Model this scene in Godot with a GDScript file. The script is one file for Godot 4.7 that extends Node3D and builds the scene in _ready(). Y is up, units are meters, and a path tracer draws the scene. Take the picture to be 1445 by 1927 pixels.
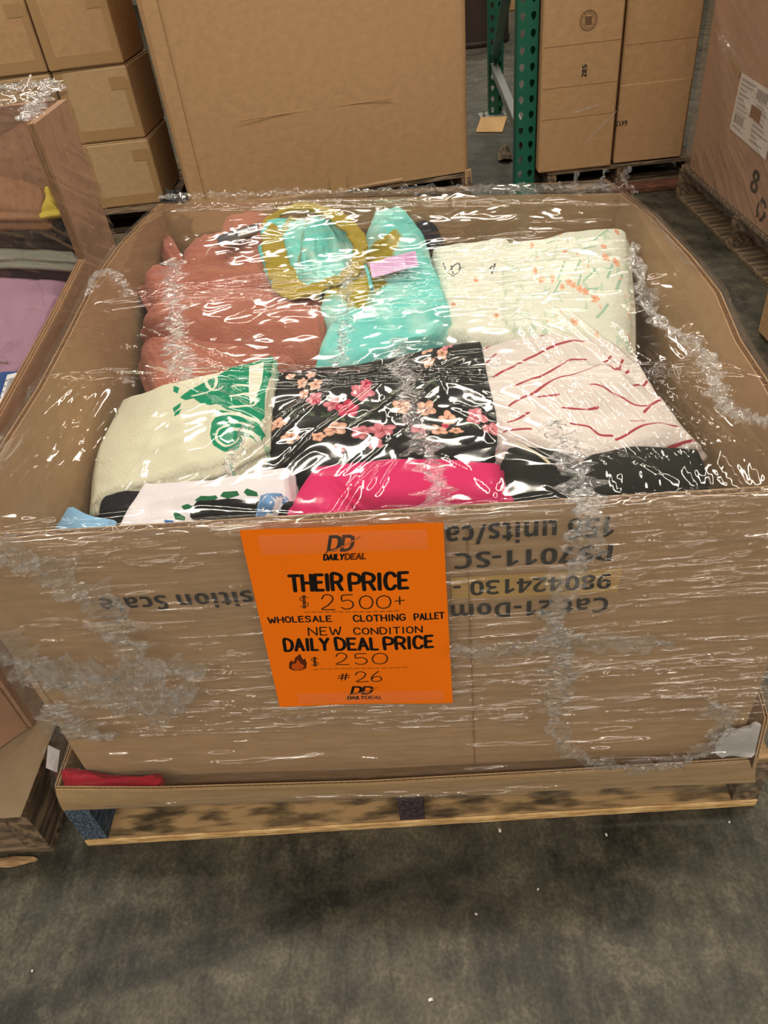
extends Node3D
# A shrink-wrapped box of folded clothes on a pallet in a warehouse aisle.

var fine: NoiseTexture2D
var used := {}
var rng := RandomNumberGenerator.new()

func V(x: float, y: float, z: float) -> Vector3: return Vector3(x, y, z)
func P(x: float, y: float) -> Vector2: return Vector2(x, y)

func _ready() -> void:
	rng.seed = 11
	# ---- camera, sky, lights, exposure
	var cam := Camera3D.new()
	cam.name = "camera"
	cam.keep_aspect = Camera3D.KEEP_HEIGHT
	cam.fov = 69.38
	cam.near = 0.02
	cam.far = 60.0
	# columns: right, up, back of the phone held about forty degrees down and turned seven degrees in the hand
	cam.transform = Transform3D(Basis(Vector3(0.995036, -0.098024, 0.017142), Vector3(0.086190, 0.762844, -0.640812), Vector3(0.049738, 0.639109, 0.767506)), Vector3(0, 1.10, 0))
	add_child(cam)
	cam.current = true
	var we := WorldEnvironment.new()
	we.name = "world_environment"
	var env := Environment.new()
	env.background_mode = Environment.BG_COLOR
	env.background_color = Color(0.05, 0.055, 0.06)
	env.tonemap_mode = Environment.TONE_MAPPER_LINEAR
	env.tonemap_exposure = 1.0
	env.sdfgi_enabled = true
	env.ssao_enabled = true
	env.ssil_enabled = true
	we.environment = env
	add_child(we)
	lamps()
	# ---- the setting, then the things
	materials()
	room()
	main_pallet()
	main_box()
	clothes()
	wrap_main()
	sign_sheet()
	left_gaylord()
	carton_stack()
	big_gaylord()
	rack_area()
	right_side()
	litter()

# ------------------------------------------------------------------ naming
func fresh(called: String) -> String:
	var k: int = used.get(called, -1) + 1
	used[called] = k
	return called if k == 0 else "%s_%03d" % [called, k]

func tag(o: Node, label: String, category: String, group := "") -> Node:
	o.set_meta("label", label)
	o.set_meta("category", category)
	if group != "": o.set_meta("group", group)
	return o

func thing(called: String, label: String, category: String, at := Vector3.ZERO, turn := 0.0, group := "") -> Node3D:
	var o := Node3D.new()
	o.name = fresh(called)
	o.position = at
	o.rotation.y = turn
	add_child(o)
	tag(o, label, category, group)
	return o

func put(called: String, mesh: Mesh, m: Material, parent: Node = null, label := "") -> MeshInstance3D:
	var o := MeshInstance3D.new()
	o.mesh = mesh
	o.material_override = m
	if parent == null:
		o.name = fresh(called)
		add_child(o)
	else:
		o.name = called
		parent.add_child(o, true)
	if label != "": o.set_meta("label", label)
	return o

func struct(called: String, mesh: Mesh, m: Material) -> MeshInstance3D:
	var o := put(called, mesh, m)
	o.set_meta("kind", "structure")
	return o

# ------------------------------------------------------------------ materials
var M := {}

func noise_tex(freq: float, lo: Color, hi: Color, oct := 4, sd := 1, size := 512, mid := -1.0) -> NoiseTexture2D:
	var n := FastNoiseLite.new()
	n.seed = sd
	n.frequency = freq
	n.fractal_octaves = oct
	var t := NoiseTexture2D.new()
	t.width = size
	t.height = size
	t.seamless = true
	t.noise = n
	var g := Gradient.new()
	g.set_color(0, lo)
	g.set_color(1, hi)
	if mid > 0.0:
		g.set_offset(0, mid - 0.22)
		g.set_offset(1, mid + 0.22)
	t.color_ramp = g
	return t

func bump_tex(freq: float, strength: float, oct := 3, sd := 5) -> NoiseTexture2D:
	var n := FastNoiseLite.new()
	n.seed = sd
	n.frequency = freq
	n.fractal_octaves = oct
	var t := NoiseTexture2D.new()
	t.width = 512
	t.height = 512
	t.seamless = true
	t.noise = n
	t.as_normal_map = true
	t.bump_strength = strength
	return t

func tri(m: StandardMaterial3D, sc: Vector3, world := true) -> void:
	m.uv1_triplanar = true
	m.uv1_world_triplanar = world
	m.uv1_scale = sc

func std(c: Color, rough := 0.9) -> StandardMaterial3D:
	var m := StandardMaterial3D.new()
	m.albedo_color = c
	m.roughness = rough
	m.cull_mode = BaseMaterial3D.CULL_DISABLED
	return m

func board(c: Color, sd: int, sc := Vector3(2, 2, 2)) -> StandardMaterial3D:
	var m := std(Color.WHITE, 0.82)
	m.metallic_specular = 0.35
	m.albedo_texture = noise_tex(0.02, c.darkened(0.05), c.lightened(0.03), 5, sd)
	m.normal_enabled = true
	m.normal_texture = M.card_bump
	m.normal_scale = 0.35
	tri(m, sc)
	return m

func wood(lo: Color, hi: Color, sc: Vector3, sd: int) -> StandardMaterial3D:
	var m := std(Color.WHITE, 0.85)
	m.albedo_texture = noise_tex(0.012, lo, hi, 5, sd, 512, 0.5)
	m.normal_enabled = true
	m.normal_texture = M.card_bump
	m.normal_scale = 0.6
	tri(m, sc)
	return m

func fabric(c: Color, rough := 0.95, bump := 0.5, sc := 9.0) -> StandardMaterial3D:
	var m := std(c, rough)
	m.metallic_specular = 0.25
	m.normal_enabled = true
	m.normal_texture = M.weave
	m.normal_scale = bump
	tri(m, Vector3.ONE * sc)
	return m

func pane(alpha: float, rough: float, nscale := 0.0, sc := Vector3(1, 1, 1)) -> StandardMaterial3D:
	var m := StandardMaterial3D.new()
	m.transparency = BaseMaterial3D.TRANSPARENCY_ALPHA
	m.albedo_color = Color(0.97, 0.97, 0.98, alpha)
	m.roughness = rough
	m.metallic_specular = 0.5
	m.cull_mode = BaseMaterial3D.CULL_DISABLED
	if nscale > 0.0:
		m.normal_enabled = true
		m.normal_texture = M.film_bump
		m.normal_scale = nscale
		m.uv1_scale = sc
	return m

func materials() -> void:
	M.card_bump = bump_tex(0.03, 3.0, 4, 3)
	M.weave = bump_tex(0.09, 4.0, 3, 8)
	M.film_bump = bump_tex(0.02, 6.0, 4, 21)
	M.card = board(Color(0.68, 0.555, 0.415), 2, Vector3(2, 2.5, 2))
	M.card_in = board(Color(0.69, 0.565, 0.42), 4, Vector3(2, 2.5, 2))
	M.card_pale = board(Color(0.72, 0.60, 0.45), 6, Vector3(2, 2.5, 2))
	M.card_tan = board(Color(0.71, 0.565, 0.41), 7, Vector3(2, 2.5, 2))
	M.card_red = board(Color(0.68, 0.53, 0.43), 9, Vector3(2, 2.5, 2))
	M.card_edge = board(Color(0.60, 0.46, 0.32), 10, Vector3(8, 8, 8))
	M.tape = std(Color(0.645, 0.515, 0.36), 0.35)
	M.wood_x = wood(Color(0.42, 0.33, 0.22), Color(0.74, 0.60, 0.42), Vector3(1.2, 9, 9), 31)
	M.wood_z = wood(Color(0.36, 0.28, 0.20), Color(0.62, 0.50, 0.36), Vector3(9, 9, 1.2), 32)
	M.wood_bright = wood(Color(0.74, 0.58, 0.38), Color(0.93, 0.79, 0.57), Vector3(3, 20, 20), 33)
	M.wood_old = wood(Color(0.30, 0.25, 0.20), Color(0.56, 0.47, 0.37), Vector3(1.2, 8, 8), 34)
	M.wood_old_z = wood(Color(0.30, 0.25, 0.20), Color(0.54, 0.45, 0.35), Vector3(8, 8, 1.2), 35)
	M.film = pane(0.012, 0.07)
	M.film_top = pane(0.012, 0.07)
	M.film_fold = pane(0.06, 0.13)
	M.film_fold_top = pane(0.04, 0.12)
	M.film_plain = pane(0.02, 0.10)
	M.ink = std(Color(0.07, 0.07, 0.075), 0.7)
	M.white_paper = std(Color(0.86, 0.85, 0.84), 0.7)
	M.steel = std(Color(0.62, 0.63, 0.62), 0.4)
	M.steel.metallic = 0.6
	M.green = std(Color(0.06, 0.36, 0.28), 0.45)
	M.black = std(Color(0.045, 0.045, 0.05), 0.5)

# ------------------------------------------------------------------ mesh helpers
func grid_mesh(p: PackedVector3Array, uv: PackedVector2Array, w: int, h: int, cols := PackedColorArray()) -> ArrayMesh:
	var nn := PackedVector3Array()
	nn.resize(w * h)
	for j in h:
		var ja := maxi(j - 1, 0) * w
		var jb := mini(j + 1, h - 1) * w
		for i in w:
			var du := p[j * w + mini(i + 1, w - 1)] - p[j * w + maxi(i - 1, 0)]
			var dv := p[jb + i] - p[ja + i]
			var n := du.cross(dv)
			nn[j * w + i] = n.normalized() if n.length_squared() > 1e-20 else Vector3.UP
	var ix := PackedInt32Array()
	ix.resize((w - 1) * (h - 1) * 6)
	var k := 0
	for j in h - 1:
		for i in w - 1:
			var a := j * w + i
			ix[k] = a; ix[k + 1] = a + w; ix[k + 2] = a + w + 1
			ix[k + 3] = a; ix[k + 4] = a + w + 1; ix[k + 5] = a + 1
			k += 6
	var arr := []
	arr.resize(Mesh.ARRAY_MAX)
	arr[Mesh.ARRAY_VERTEX] = p
	arr[Mesh.ARRAY_NORMAL] = nn
	arr[Mesh.ARRAY_TEX_UV] = uv
	if cols.size() == p.size(): arr[Mesh.ARRAY_COLOR] = cols
	arr[Mesh.ARRAY_INDEX] = ix
	var m := ArrayMesh.new()
	m.add_surface_from_arrays(Mesh.PRIMITIVE_TRIANGLES, arr)
	return m

func face(st: SurfaceTool, pts: Array, out: Vector3) -> void:
	# a convex polygon whose front looks towards out
	var n: Vector3 = (pts[1] - pts[0]).cross(pts[2] - pts[0])
	var q := pts.duplicate()
	if n.dot(out) > 0.0: q.reverse()
	for k in range(1, q.size() - 1):
		for v in [q[0], q[k], q[k + 1]]: st.add_vertex(v)

func add_box(st: SurfaceTool, c: Vector3, s: Vector3, bev := 0.002, b := Basis()) -> void:
	var h := s * 0.5
	bev = minf(bev, minf(h.x, minf(h.y, h.z)) * 0.9)
	var corner := func(sx: int, sy: int, sz: int, ax: int) -> Vector3:
		var v := Vector3(sx * h.x, sy * h.y, sz * h.z)
		for k in 3:
			if k != ax: v[k] -= bev * signf(v[k])
		return c + b * v
	for ax in 3:
		for sg in [-1, 1]:
			var l := []
			for t in [[-1, -1], [1, -1], [1, 1], [-1, 1]]:
				var e := [0, 0, 0]
				e[ax] = sg; e[(ax + 1) % 3] = t[0]; e[(ax + 2) % 3] = t[1]
				l.append(corner.call(e[0], e[1], e[2], ax))
			var o := Vector3.ZERO
			o[ax] = sg
			face(st, l, b * o)
	if bev < 0.0004: return
	for ax in 3:
		var a1 := (ax + 1) % 3
		var a2 := (ax + 2) % 3
		for s1 in [-1, 1]:
			for s2 in [-1, 1]:
				var e := [0, 0, 0]
				e[a1] = s1; e[a2] = s2
				e[ax] = -1
				var p1: Vector3 = corner.call(e[0], e[1], e[2], a1)
				var p2: Vector3 = corner.call(e[0], e[1], e[2], a2)
				e[ax] = 1
				var p3: Vector3 = corner.call(e[0], e[1], e[2], a2)
				var p4: Vector3 = corner.call(e[0], e[1], e[2], a1)
				var o := Vector3.ZERO
				o[a1] = s1; o[a2] = s2
				face(st, [p1, p2, p3, p4], b * o)
	for sx in [-1, 1]:
		for sy in [-1, 1]:
			for sz in [-1, 1]:
				face(st, [corner.call(sx, sy, sz, 0), corner.call(sx, sy, sz, 1), corner.call(sx, sy, sz, 2)], b * Vector3(sx, sy, sz))

func begin() -> SurfaceTool:
	var st := SurfaceTool.new()
	st.begin(Mesh.PRIMITIVE_TRIANGLES)
	st.set_smooth_group(-1)
	return st

func done(st: SurfaceTool) -> ArrayMesh:
	st.generate_normals()
	return st.commit()

func box_mesh(c: Vector3, s: Vector3, bev := 0.002, b := Basis()) -> ArrayMesh:
	var st := begin()
	add_box(st, c, s, bev, b)
	return done(st)

func tube_mesh(path: Array, r: float, sides := 8, ry := -1.0, taper := false) -> ArrayMesh:
	# an open tube along a smoothed path; ry squashes it upright
	var pts := smooth(path, 6)
	var n := pts.size()
	var p := PackedVector3Array()
	var uv := PackedVector2Array()
	for k in n:
		var d: Vector3 = (pts[mini(k + 1, n - 1)] - pts[maxi(k - 1, 0)]).normalized()
		var side := d.cross(Vector3.UP)
		if side.length() < 0.05: side = d.cross(Vector3.RIGHT)
		side = side.normalized()
		var up := side.cross(d).normalized()
		var f := 1.0
		if taper: f = sqrt(clampf(minf(k, n - 1 - k) / 4.0, 0.05, 1.0))
		for i in sides + 1:
			var a := TAU * i / sides
			p.append(pts[k] + side * cos(a) * r * f + up * sin(a) * (ry if ry > 0.0 else r) * f)
			uv.append(Vector2(float(i) / sides, float(k) / n))
	return grid_mesh(p, uv, sides + 1, n)

func smooth(path: Array, per: int) -> Array:
	var out := []
	for s in path.size() - 1:
		for k in per:
			out.append(spl(path, (s + float(k) / per) / (path.size() - 1)))
	out.append(path[path.size() - 1])
	return out

func spl(pts: Array, t: float) -> Vector3:
	var n := pts.size() - 1
	var x := clampf(t, 0.0, 1.0) * n
	var i := mini(int(x), n - 1)
	var f := x - i
	var b: Vector3 = pts[i]
	var c: Vector3 = pts[i + 1]
	var a: Vector3 = pts[i - 1] if i > 0 else 2.0 * b - c
	var d: Vector3 = pts[i + 2] if i + 2 <= n else 2.0 * c - b
	return 0.5 * ((2.0 * b) + (c - a) * f + (2.0 * a - 5.0 * b + 4.0 * c - d) * f * f + (3.0 * b - a - 3.0 * c + d) * f * f * f)

# a folded soft garment: a smooth net of points on top, rounded rims, and a skirt of stacked folds
func cloth(net: Array, thick: float, r: float, wr: float, freq: float, sd: int, opt := {}) -> ArrayMesh:
	var nu: int = opt.get("nu", 60)
	var nv: int = opt.get("nv", 60)
	var layers: int = opt.get("layers", 2)
	var creases: Array = opt.get("creases", [])
	var R := 8 if layers < 4 else 14
	var rows := net.size()
	var lu := 0.0
	var lv := 0.0
	for row in net: lu += (row[0] as Vector3).distance_to(row[row.size() - 1]) / rows
	lv = (net[0][0] as Vector3).distance_to(net[rows - 1][0]) * 0.5 + (net[0][net[0].size() - 1] as Vector3).distance_to(net[rows - 1][net[0].size() - 1]) * 0.5
	var n1 := FastNoiseLite.new()
	n1.seed = sd
	n1.frequency = freq
	n1.fractal_octaves = 3
	var n2 := FastNoiseLite.new()
	n2.seed = sd + 50
	n2.frequency = freq * 0.35
	n2.fractal_type = FastNoiseLite.FRACTAL_RIDGED
	n2.fractal_octaves = 2
	var stretch: Vector2 = opt.get("stretch", Vector2(1, 1))
	var w := nu + 1 + 2 * R
	var h := nv + 1 + 2 * R
	var top := []
	var us := []
	for i in nu + 1:
		var t := float(i) / nu
		us.append(lerpf(t, 0.5 - 0.5 * cos(PI * t), 0.65))
	var vs := []
	for j in nv + 1:
		var t := float(j) / nv
		vs.append(lerpf(t, 0.5 - 0.5 * cos(PI * t), 0.65))
	for i in nu + 1:
		var col := []
		for row in net: col.append(spl(row, us[i]))
		var c := PackedVector3Array()
		for j in nv + 1: c.append(spl(col, vs[j]))
		top.append(c)
	var p := PackedVector3Array()
	var uv := PackedVector2Array()
	var cols := PackedColorArray()
	p.resize(w * h)
	uv.resize(w * h)
	var dye = opt.get("dye")
	if dye != null: cols.resize(w * h)
	for j in h:
		var jj := clampi(j - R, 0, nv)
		var oj := (R - j) if j < R else ((j - R - nv) if j > R + nv else 0)
		for i in w:
			var ii := clampi(i - R, 0, nu)
			var oi := (R - i) if i < R else ((i - R - nu) if i > R + nu else 0)
			var q: Vector3 = top[ii][jj]
			var u: float = us[ii]
			var v: float = vs[jj]
			var e := minf(minf(u, 1.0 - u) * lu, minf(v, 1.0 - v) * lv)
			var drop := 0.0
			if e < r: drop = r - sqrt(maxf(0.0, r * r - (r - e) * (r - e)))
			var a := Vector2(u * lu * stretch.x, v * lv * stretch.y)
			var z := n1.get_noise_2d(a.x, a.y) * wr + (n2.get_noise_2d(a.x + 3.0, a.y) - 0.2) * wr * 0.8
			for c in creases:
				var A: Vector2 = c[0]
				var B: Vector2 = c[1]
				var ab := (B - A)
				var t := clampf((Vector2(u, v) - A).dot(ab) / ab.length_squared(), 0.0, 1.0)
				var dd: float = ((Vector2(u, v) - A - ab * t) * Vector2(lu, lv)).length() / c[2]
				if dd < 3.0: z += c[3] * exp(-dd * dd) * (1.0 - 0.5 * absf(2.0 * t - 1.0))
			q.y += z * clampf(e / r + 0.3, 0.0, 1.0) - drop
			var k := maxi(oi, oj)
			if k > 0:
				var dirn := Vector3.ZERO
				if oi > 0: dirn += (top[mini(ii + 1, nu)][jj] - top[maxi(ii - 1, 0)][jj]) * (1.0 if i > R else -1.0)
				if oj > 0: dirn += (top[ii][mini(jj + 1, nv)] - top[ii][maxi(jj - 1, 0)]) * (1.0 if j > R else -1.0)
				dirn.y = 0
				var d := float(k) / R
				var bul: float = opt.get("bulge", 0.006)
				q += dirn.normalized() * (bul * absf(sin(PI * d * layers)) + n1.get_noise_2d(a.x * 0.6 + 9.0, d * 0.05) * wr * 0.7)
				q.y -= maxf(0.0, thick - r) * d
			p[j * w + i] = q
			uv[j * w + i] = Vector2(u, 1.0 - v)
			if dye != null: cols[j * w + i] = dye.call(q)
	return grid_mesh(p, uv, w, h, cols)

# a field of ridges in the plane, in metres
class Relief:
	var x0: float
	var y0: float
	var cx: float
	var cy: float
	var w: int
	var h: int
	var d := PackedFloat32Array()
	func _init(ax: float, ay: float, bx: float, by: float, sx: float, sy: float) -> void:
		x0 = ax; y0 = ay; cx = sx; cy = sy
		w = int((bx - ax) / sx) + 2
		h = int((by - ay) / sy) + 2
		d.resize(w * h)
	func ridge(a: Vector2, b: Vector2, amp: float, width: float) -> void:
		var ab := b - a
		var l2 := ab.length_squared()
		if l2 < 1e-8: return
		var m := width * 1.1
		var i0 := clampi(int((minf(a.x, b.x) - m - x0) / cx), 0, w - 1)
		var i1 := clampi(int((maxf(a.x, b.x) + m - x0) / cx) + 1, 0, w - 1)
		var slope := ab.y / ab.x if absf(ab.x) > absf(ab.y) else 99.0
		for i in range(i0, i1 + 1):
			var x := x0 + i * cx
			var ya := minf(a.y, b.y) - m
			var yb := maxf(a.y, b.y) + m
			if slope < 90.0:
				var yc := a.y + (x - a.x) * slope
				ya = maxf(ya, yc - m * 1.5)
				yb = minf(yb, yc + m * 1.5)
			for j in range(clampi(int((ya - y0) / cy), 0, h - 1), clampi(int((yb - y0) / cy) + 1, 0, h - 1) + 1):
				var q := Vector2(x, y0 + j * cy) - a
				var t := clampf(q.dot(ab) / l2, 0.0, 1.0)
				var r := (q - ab * t).length() / width
				if r < 1.0: d[j * w + i] += amp * (1.0 - r) * (1.0 - pow(absf(2.0 * t - 1.0), 4.0) * 0.7)
	func at(x: float, y: float) -> float:
		var fx := clampf((x - x0) / cx, 0.0, w - 1.01)
		var fy := clampf((y - y0) / cy, 0.0, h - 1.01)
		var i := int(fx)
		var j := int(fy)
		fx -= i
		fy -= j
		var k := j * w + i
		return lerpf(lerpf(d[k], d[k + 1], fx), lerpf(d[k + w], d[k + w + 1], fx), fy)

func ridged(sd: int, freq: float, oct := 3) -> FastNoiseLite:
	var n := FastNoiseLite.new()
	n.seed = sd
	n.frequency = freq
	n.fractal_type = FastNoiseLite.FRACTAL_RIDGED
	n.fractal_octaves = oct
	return n

# a crumpled ribbon of film along a path; ax says which way it lies across
func fold_strip(path: Array, width: float, crumple: float, up: Vector3, sd: int, step := 0.0016) -> ArrayMesh:
	var len_ := 0.0
	for k in path.size() - 1: len_ += (path[k] as Vector3).distance_to(path[k + 1])
	var n := int(len_ / step) + 2
	var m := int(width / step) + 3
	var nz := ridged(sd, 55.0, 3)
	var nb := FastNoiseLite.new()
	nb.seed = sd + 9
	nb.frequency = 26.0
	nb.fractal_octaves = 3
	var p := PackedVector3Array()
	var uv := PackedVector2Array()
	for k in n:
		var t := float(k) / (n - 1)
		var c := spl(path, t)
		var d := (spl(path, minf(t + 0.02, 1.0)) - spl(path, maxf(t - 0.02, 0.0))).normalized()
		var side := d.cross(up).normalized()
		var wd := width * (0.75 + 1.1 * nb.get_noise_1d(t * len_ * 2.0)) * (0.25 + 0.75 * sqrt(clampf(minf(t, 1.0 - t) * len_ / 0.05, 0.0, 1.0)))
		for i in m:
			var s := float(i) / (m - 1) - 0.5
			var q := c + side * (s * wd + nb.get_noise_2d(t * len_, s * 0.06) * width * 0.7)
			# pleats run level along the film, broken up by the crumple
			var lvl := q.y if absf(up.y) < 0.7 else -q.z
			var ph := lvl / 0.0062 + nz.get_noise_2d(t * len_, s * width) * 1.6 + nb.get_noise_2d(t * len_ * 3.0, 7.0) * 2.0
			var pleat := absf(fposmod(ph, 1.0) * 2.0 - 1.0) * 0.0031 * (1.25 if absf(up.y) < 0.7 else 0.6)
			var z := ((nz.get_noise_2d(t * len_ + 3.0, s * width * 1.6) + 0.6) * crumple * 0.6 + pleat) * (1.0 - 3.2 * s * s)
			p.append(q + up * z)
			uv.append(Vector2(s * width * 10.0, t * len_ * 10.0))
	return grid_mesh(p, uv, m, n)

# ------------------------------------------------------------------ pictures that are flat print
class Canvas:
	var im: Image
	var W: int
	var H: int
	var tall := 1.0
	func _init(w: int, h: int, c: Color) -> void:
		W = w; H = h
		im = Image.create_empty(w, h, false, Image.FORMAT_RGB8)
		im.fill(c)
	func poly(pts: PackedVector2Array, c: Color) -> void:
		var lo := 1e9
		var hi := -1e9
		for q in pts:
			lo = minf(lo, q.y); hi = maxf(hi, q.y)
		for y in range(maxi(0, int(lo)), mini(H - 1, int(hi)) + 1):
			var xs := []
			var yy := y + 0.5
			for k in pts.size():
				var a := pts[k]
				var b := pts[(k + 1) % pts.size()]
				if (a.y <= yy) != (b.y <= yy): xs.append(a.x + (yy - a.y) / (b.y - a.y) * (b.x - a.x))
			xs.sort()
			for k in range(0, xs.size() - 1, 2):
				var xa := clampi(roundi(xs[k]), 0, W)
				var xb := clampi(roundi(xs[k + 1]), 0, W)
				if xb > xa: im.fill_rect(Rect2i(xa, y, xb - xa, 1), c)
	func uvs(pts: Array) -> PackedVector2Array:
		var o := PackedVector2Array()
		for q in pts: o.append(Vector2(q.x * W, q.y * H))
		return o
	func disc(c: Vector2, a: float, b: float, rot: float, col: Color) -> void:
		var o := PackedVector2Array()
		for k in 18:
			var t := TAU * k / 18
			o.append(c + Vector2(cos(t) * a, sin(t) * b).rotated(rot) * Vector2(1, tall))
		poly(o, col)
	func line(pts: PackedVector2Array, width: float, col: Color) -> void:
		for k in pts.size():
			disc(pts[k], width * 0.5, width * 0.5, 0, col)
			if k + 1 < pts.size():
				var n := (pts[k + 1] - pts[k]).orthogonal().normalized() * width * 0.5
				poly(PackedVector2Array([pts[k] + n, pts[k + 1] + n, pts[k + 1] - n, pts[k] - n]), col)
	func curve(pts: Array, width: float, col: Color, scale_uv := true) -> void:
		var src := uvs(pts) if scale_uv else PackedVector2Array(pts)
		var c := Curve2D.new()
		for k in src.size():
			var tn := Vector2.ZERO
			if k > 0 and k < src.size() - 1: tn = (src[k + 1] - src[k - 1]) / 6.0
			c.add_point(src[k], -tn, tn)
		line(c.tessellate(4, 4), width, col)
	func flower(c: Vector2, r: float, col: Color, heart: Color, rot: float, rg: RandomNumberGenerator) -> void:
		for k in 5:
			var a := rot + TAU * k / 5 + rg.randf_range(-0.2, 0.2)
			var s := rg.randf_range(0.8, 1.1)
			disc(c + Vector2(cos(a), sin(a) * tall) * r * 0.55 * s, r * 0.52 * s, r * 0.40, a, col.darkened(rg.randf() * 0.16))
			disc(c + Vector2(cos(a + 0.2), sin(a + 0.2) * tall) * r * 0.6 * s, r * 0.3 * s, r * 0.2, a, col.lightened(rg.randf() * 0.3))
		for k in 5:
			var a := rot + TAU * k / 5 + 0.3
			line(PackedVector2Array([c, c + Vector2(cos(a), sin(a) * tall) * r * 0.45]), r * 0.07, heart)
		disc(c, r * 0.16, r * 0.13, rot, heart)
	func texture(shrink := 2) -> ImageTexture:
		im.resize(W / shrink, H / shrink, Image.INTERPOLATE_CUBIC)
		return ImageTexture.create_from_image(im)

const GLYPH := {
	"T": [[0,1, 1,1],[.5,1, .5,0]], "H": [[0,0, 0,1],[1,0, 1,1],[0,.5, 1,.5]], "E": [[1,1, 0,1, 0,0, 1,0],[0,.52, .8,.52]], "I": [[.5,0, .5,1]],
	"R": [[0,0, 0,1, .7,1, .98,.86, .98,.66, .7,.5, 0,.5],[.55,.5, 1,0]], "P": [[0,0, 0,1, .7,1, .98,.86, .98,.62, .7,.46, 0,.46]],
	"C": [[1,.82, .75,1, .3,1, .04,.72, .04,.3, .3,0, .75,0, 1,.18]], "D": [[0,0, 0,1, .55,1, .95,.75, .95,.28, .55,0, 0,0]],
	"A": [[0,0, .5,1, 1,0],[.2,.34, .8,.34]], "L": [[0,1, 0,0, .9,0]], "Y": [[0,1, .5,.5, 1,1],[.5,.5, .5,0]],
	"W": [[0,1, .25,0, .52,.7, .78,0, 1,1]], "O": [[.5,1, .12,.85, 0,.5, .12,.15, .5,0, .88,.15, 1,.5, .88,.85, .5,1]],
	"S": [[.95,.86, .6,1, .2,.95, .1,.75, .3,.55, .75,.45, .92,.25, .75,.04, .3,0, .02,.12]], "N": [[0,0, 0,1, 1,0, 1,1]], "M": [[0,0, .1,1, .5,.4, .9,1, 1,0]],
	"G": [[1,.85, .7,1, .3,.98, .04,.7, .04,.3, .3,0, .75,.02, 1,.2, 1,.46, .6,.46]],
	"0": [[.5,1, .14,.85, 0,.5, .14,.13, .5,0, .86,.13, 1,.5, .86,.85, .5,1]], "2": [[.02,.72, .2,.95, .55,1, .85,.85, .85,.62, .5,.3, 0,.02, 1,0]],
	"5": [[.95,1, .15,.97, .1,.58, .5,.64, .9,.5, .95,.22, .7,.03, .3,0, 0,.12]], "6": [[.7,1, .3,.72, .04,.35, .15,.06, .5,0, .88,.1, .95,.32, .7,.5, .3,.45, .06,.25]],
	"#": [[.3,0, .45,1],[.62,0, .77,1],[0,.32, 1,.38],[.05,.66, 1,.72]], "+": [[0,.5, 1,.5],[.5,0, .5,1]],
	"$": [[.95,.8, .6,.92, .15,.85, .1,.65, .5,.5, .92,.36, .85,.15, .5,.08, .02,.18],[.38,0, .38,1],[.5,0, .5,1],[.62,0, .62,1]],
}
const NARROW := {"I": .3, "L": .75, "E": .8, "W": 1.35, "N": 1.05, "M": 1.2}

func write(cv: Canvas, word: String, bl: Vector2, br: Vector2, tl: Vector2, width: float, col: Color) -> void:
	var S := Vector2(cv.W, cv.H)
	var o := bl * S
	var ex := (br - bl) * S
	var ey := (tl - bl) * S
	var total := 0.0
	for ch in word: total += NARROW.get(ch, 1.0)
	var gap := 0.42 if word.length() > 1 else 0.0
	var unit := 1.0 / (total + gap * (word.length() - 1))
	var x := 0.0
	for ch in word:
		var wd: float = NARROW.get(ch, 1.0)
		for s in GLYPH[ch]:
			var pts := []
			for k in range(0, s.size(), 2):
				pts.append(o + ex * (x + s[k] * wd) * unit + ey * s[k + 1])
			if pts.size() > 4: cv.curve(pts, width, col, false)
			else: cv.line(PackedVector2Array(pts), width, col)
		x += wd + gap

# lettering as thin real letters, fitted into a rectangle given by its origin and two edges
func letters(txt: String, weight: int, o: Vector3, ex: Vector3, ey: Vector3) -> ArrayMesh:
	var tm := TextMesh.new()
	var f := SystemFont.new()
	f.font_names = PackedStringArray(["Droid Sans"])
	f.font_weight = weight
	tm.font = f
	tm.font_size = 64
	tm.pixel_size = 0.01
	tm.depth = 0.0
	tm.text = txt
	var src := tm.get_mesh_arrays()
	var vs: PackedVector3Array = src[Mesh.ARRAY_VERTEX]
	var lo := Vector3.INF
	var hi := -Vector3.INF
	for q in vs:
		lo = lo.min(q); hi = hi.max(q)
	var n := ex.cross(ey).normalized()
	var st := begin()
	var ix: PackedInt32Array = src[Mesh.ARRAY_INDEX] if src[Mesh.ARRAY_INDEX] != null else PackedInt32Array()
	var count := ix.size() if ix.size() > 0 else vs.size()
	for t in range(0, count, 3):
		var tr := []
		for k in 3:
			var q := vs[ix[t + k]] if ix.size() > 0 else vs[t + k]
			tr.append(o + ex * ((q.x - lo.x) / (hi.x - lo.x)) + ey * ((q.y - lo.y) / (hi.y - lo.y)))
		face(st, tr, n)
	return done(st)

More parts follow.
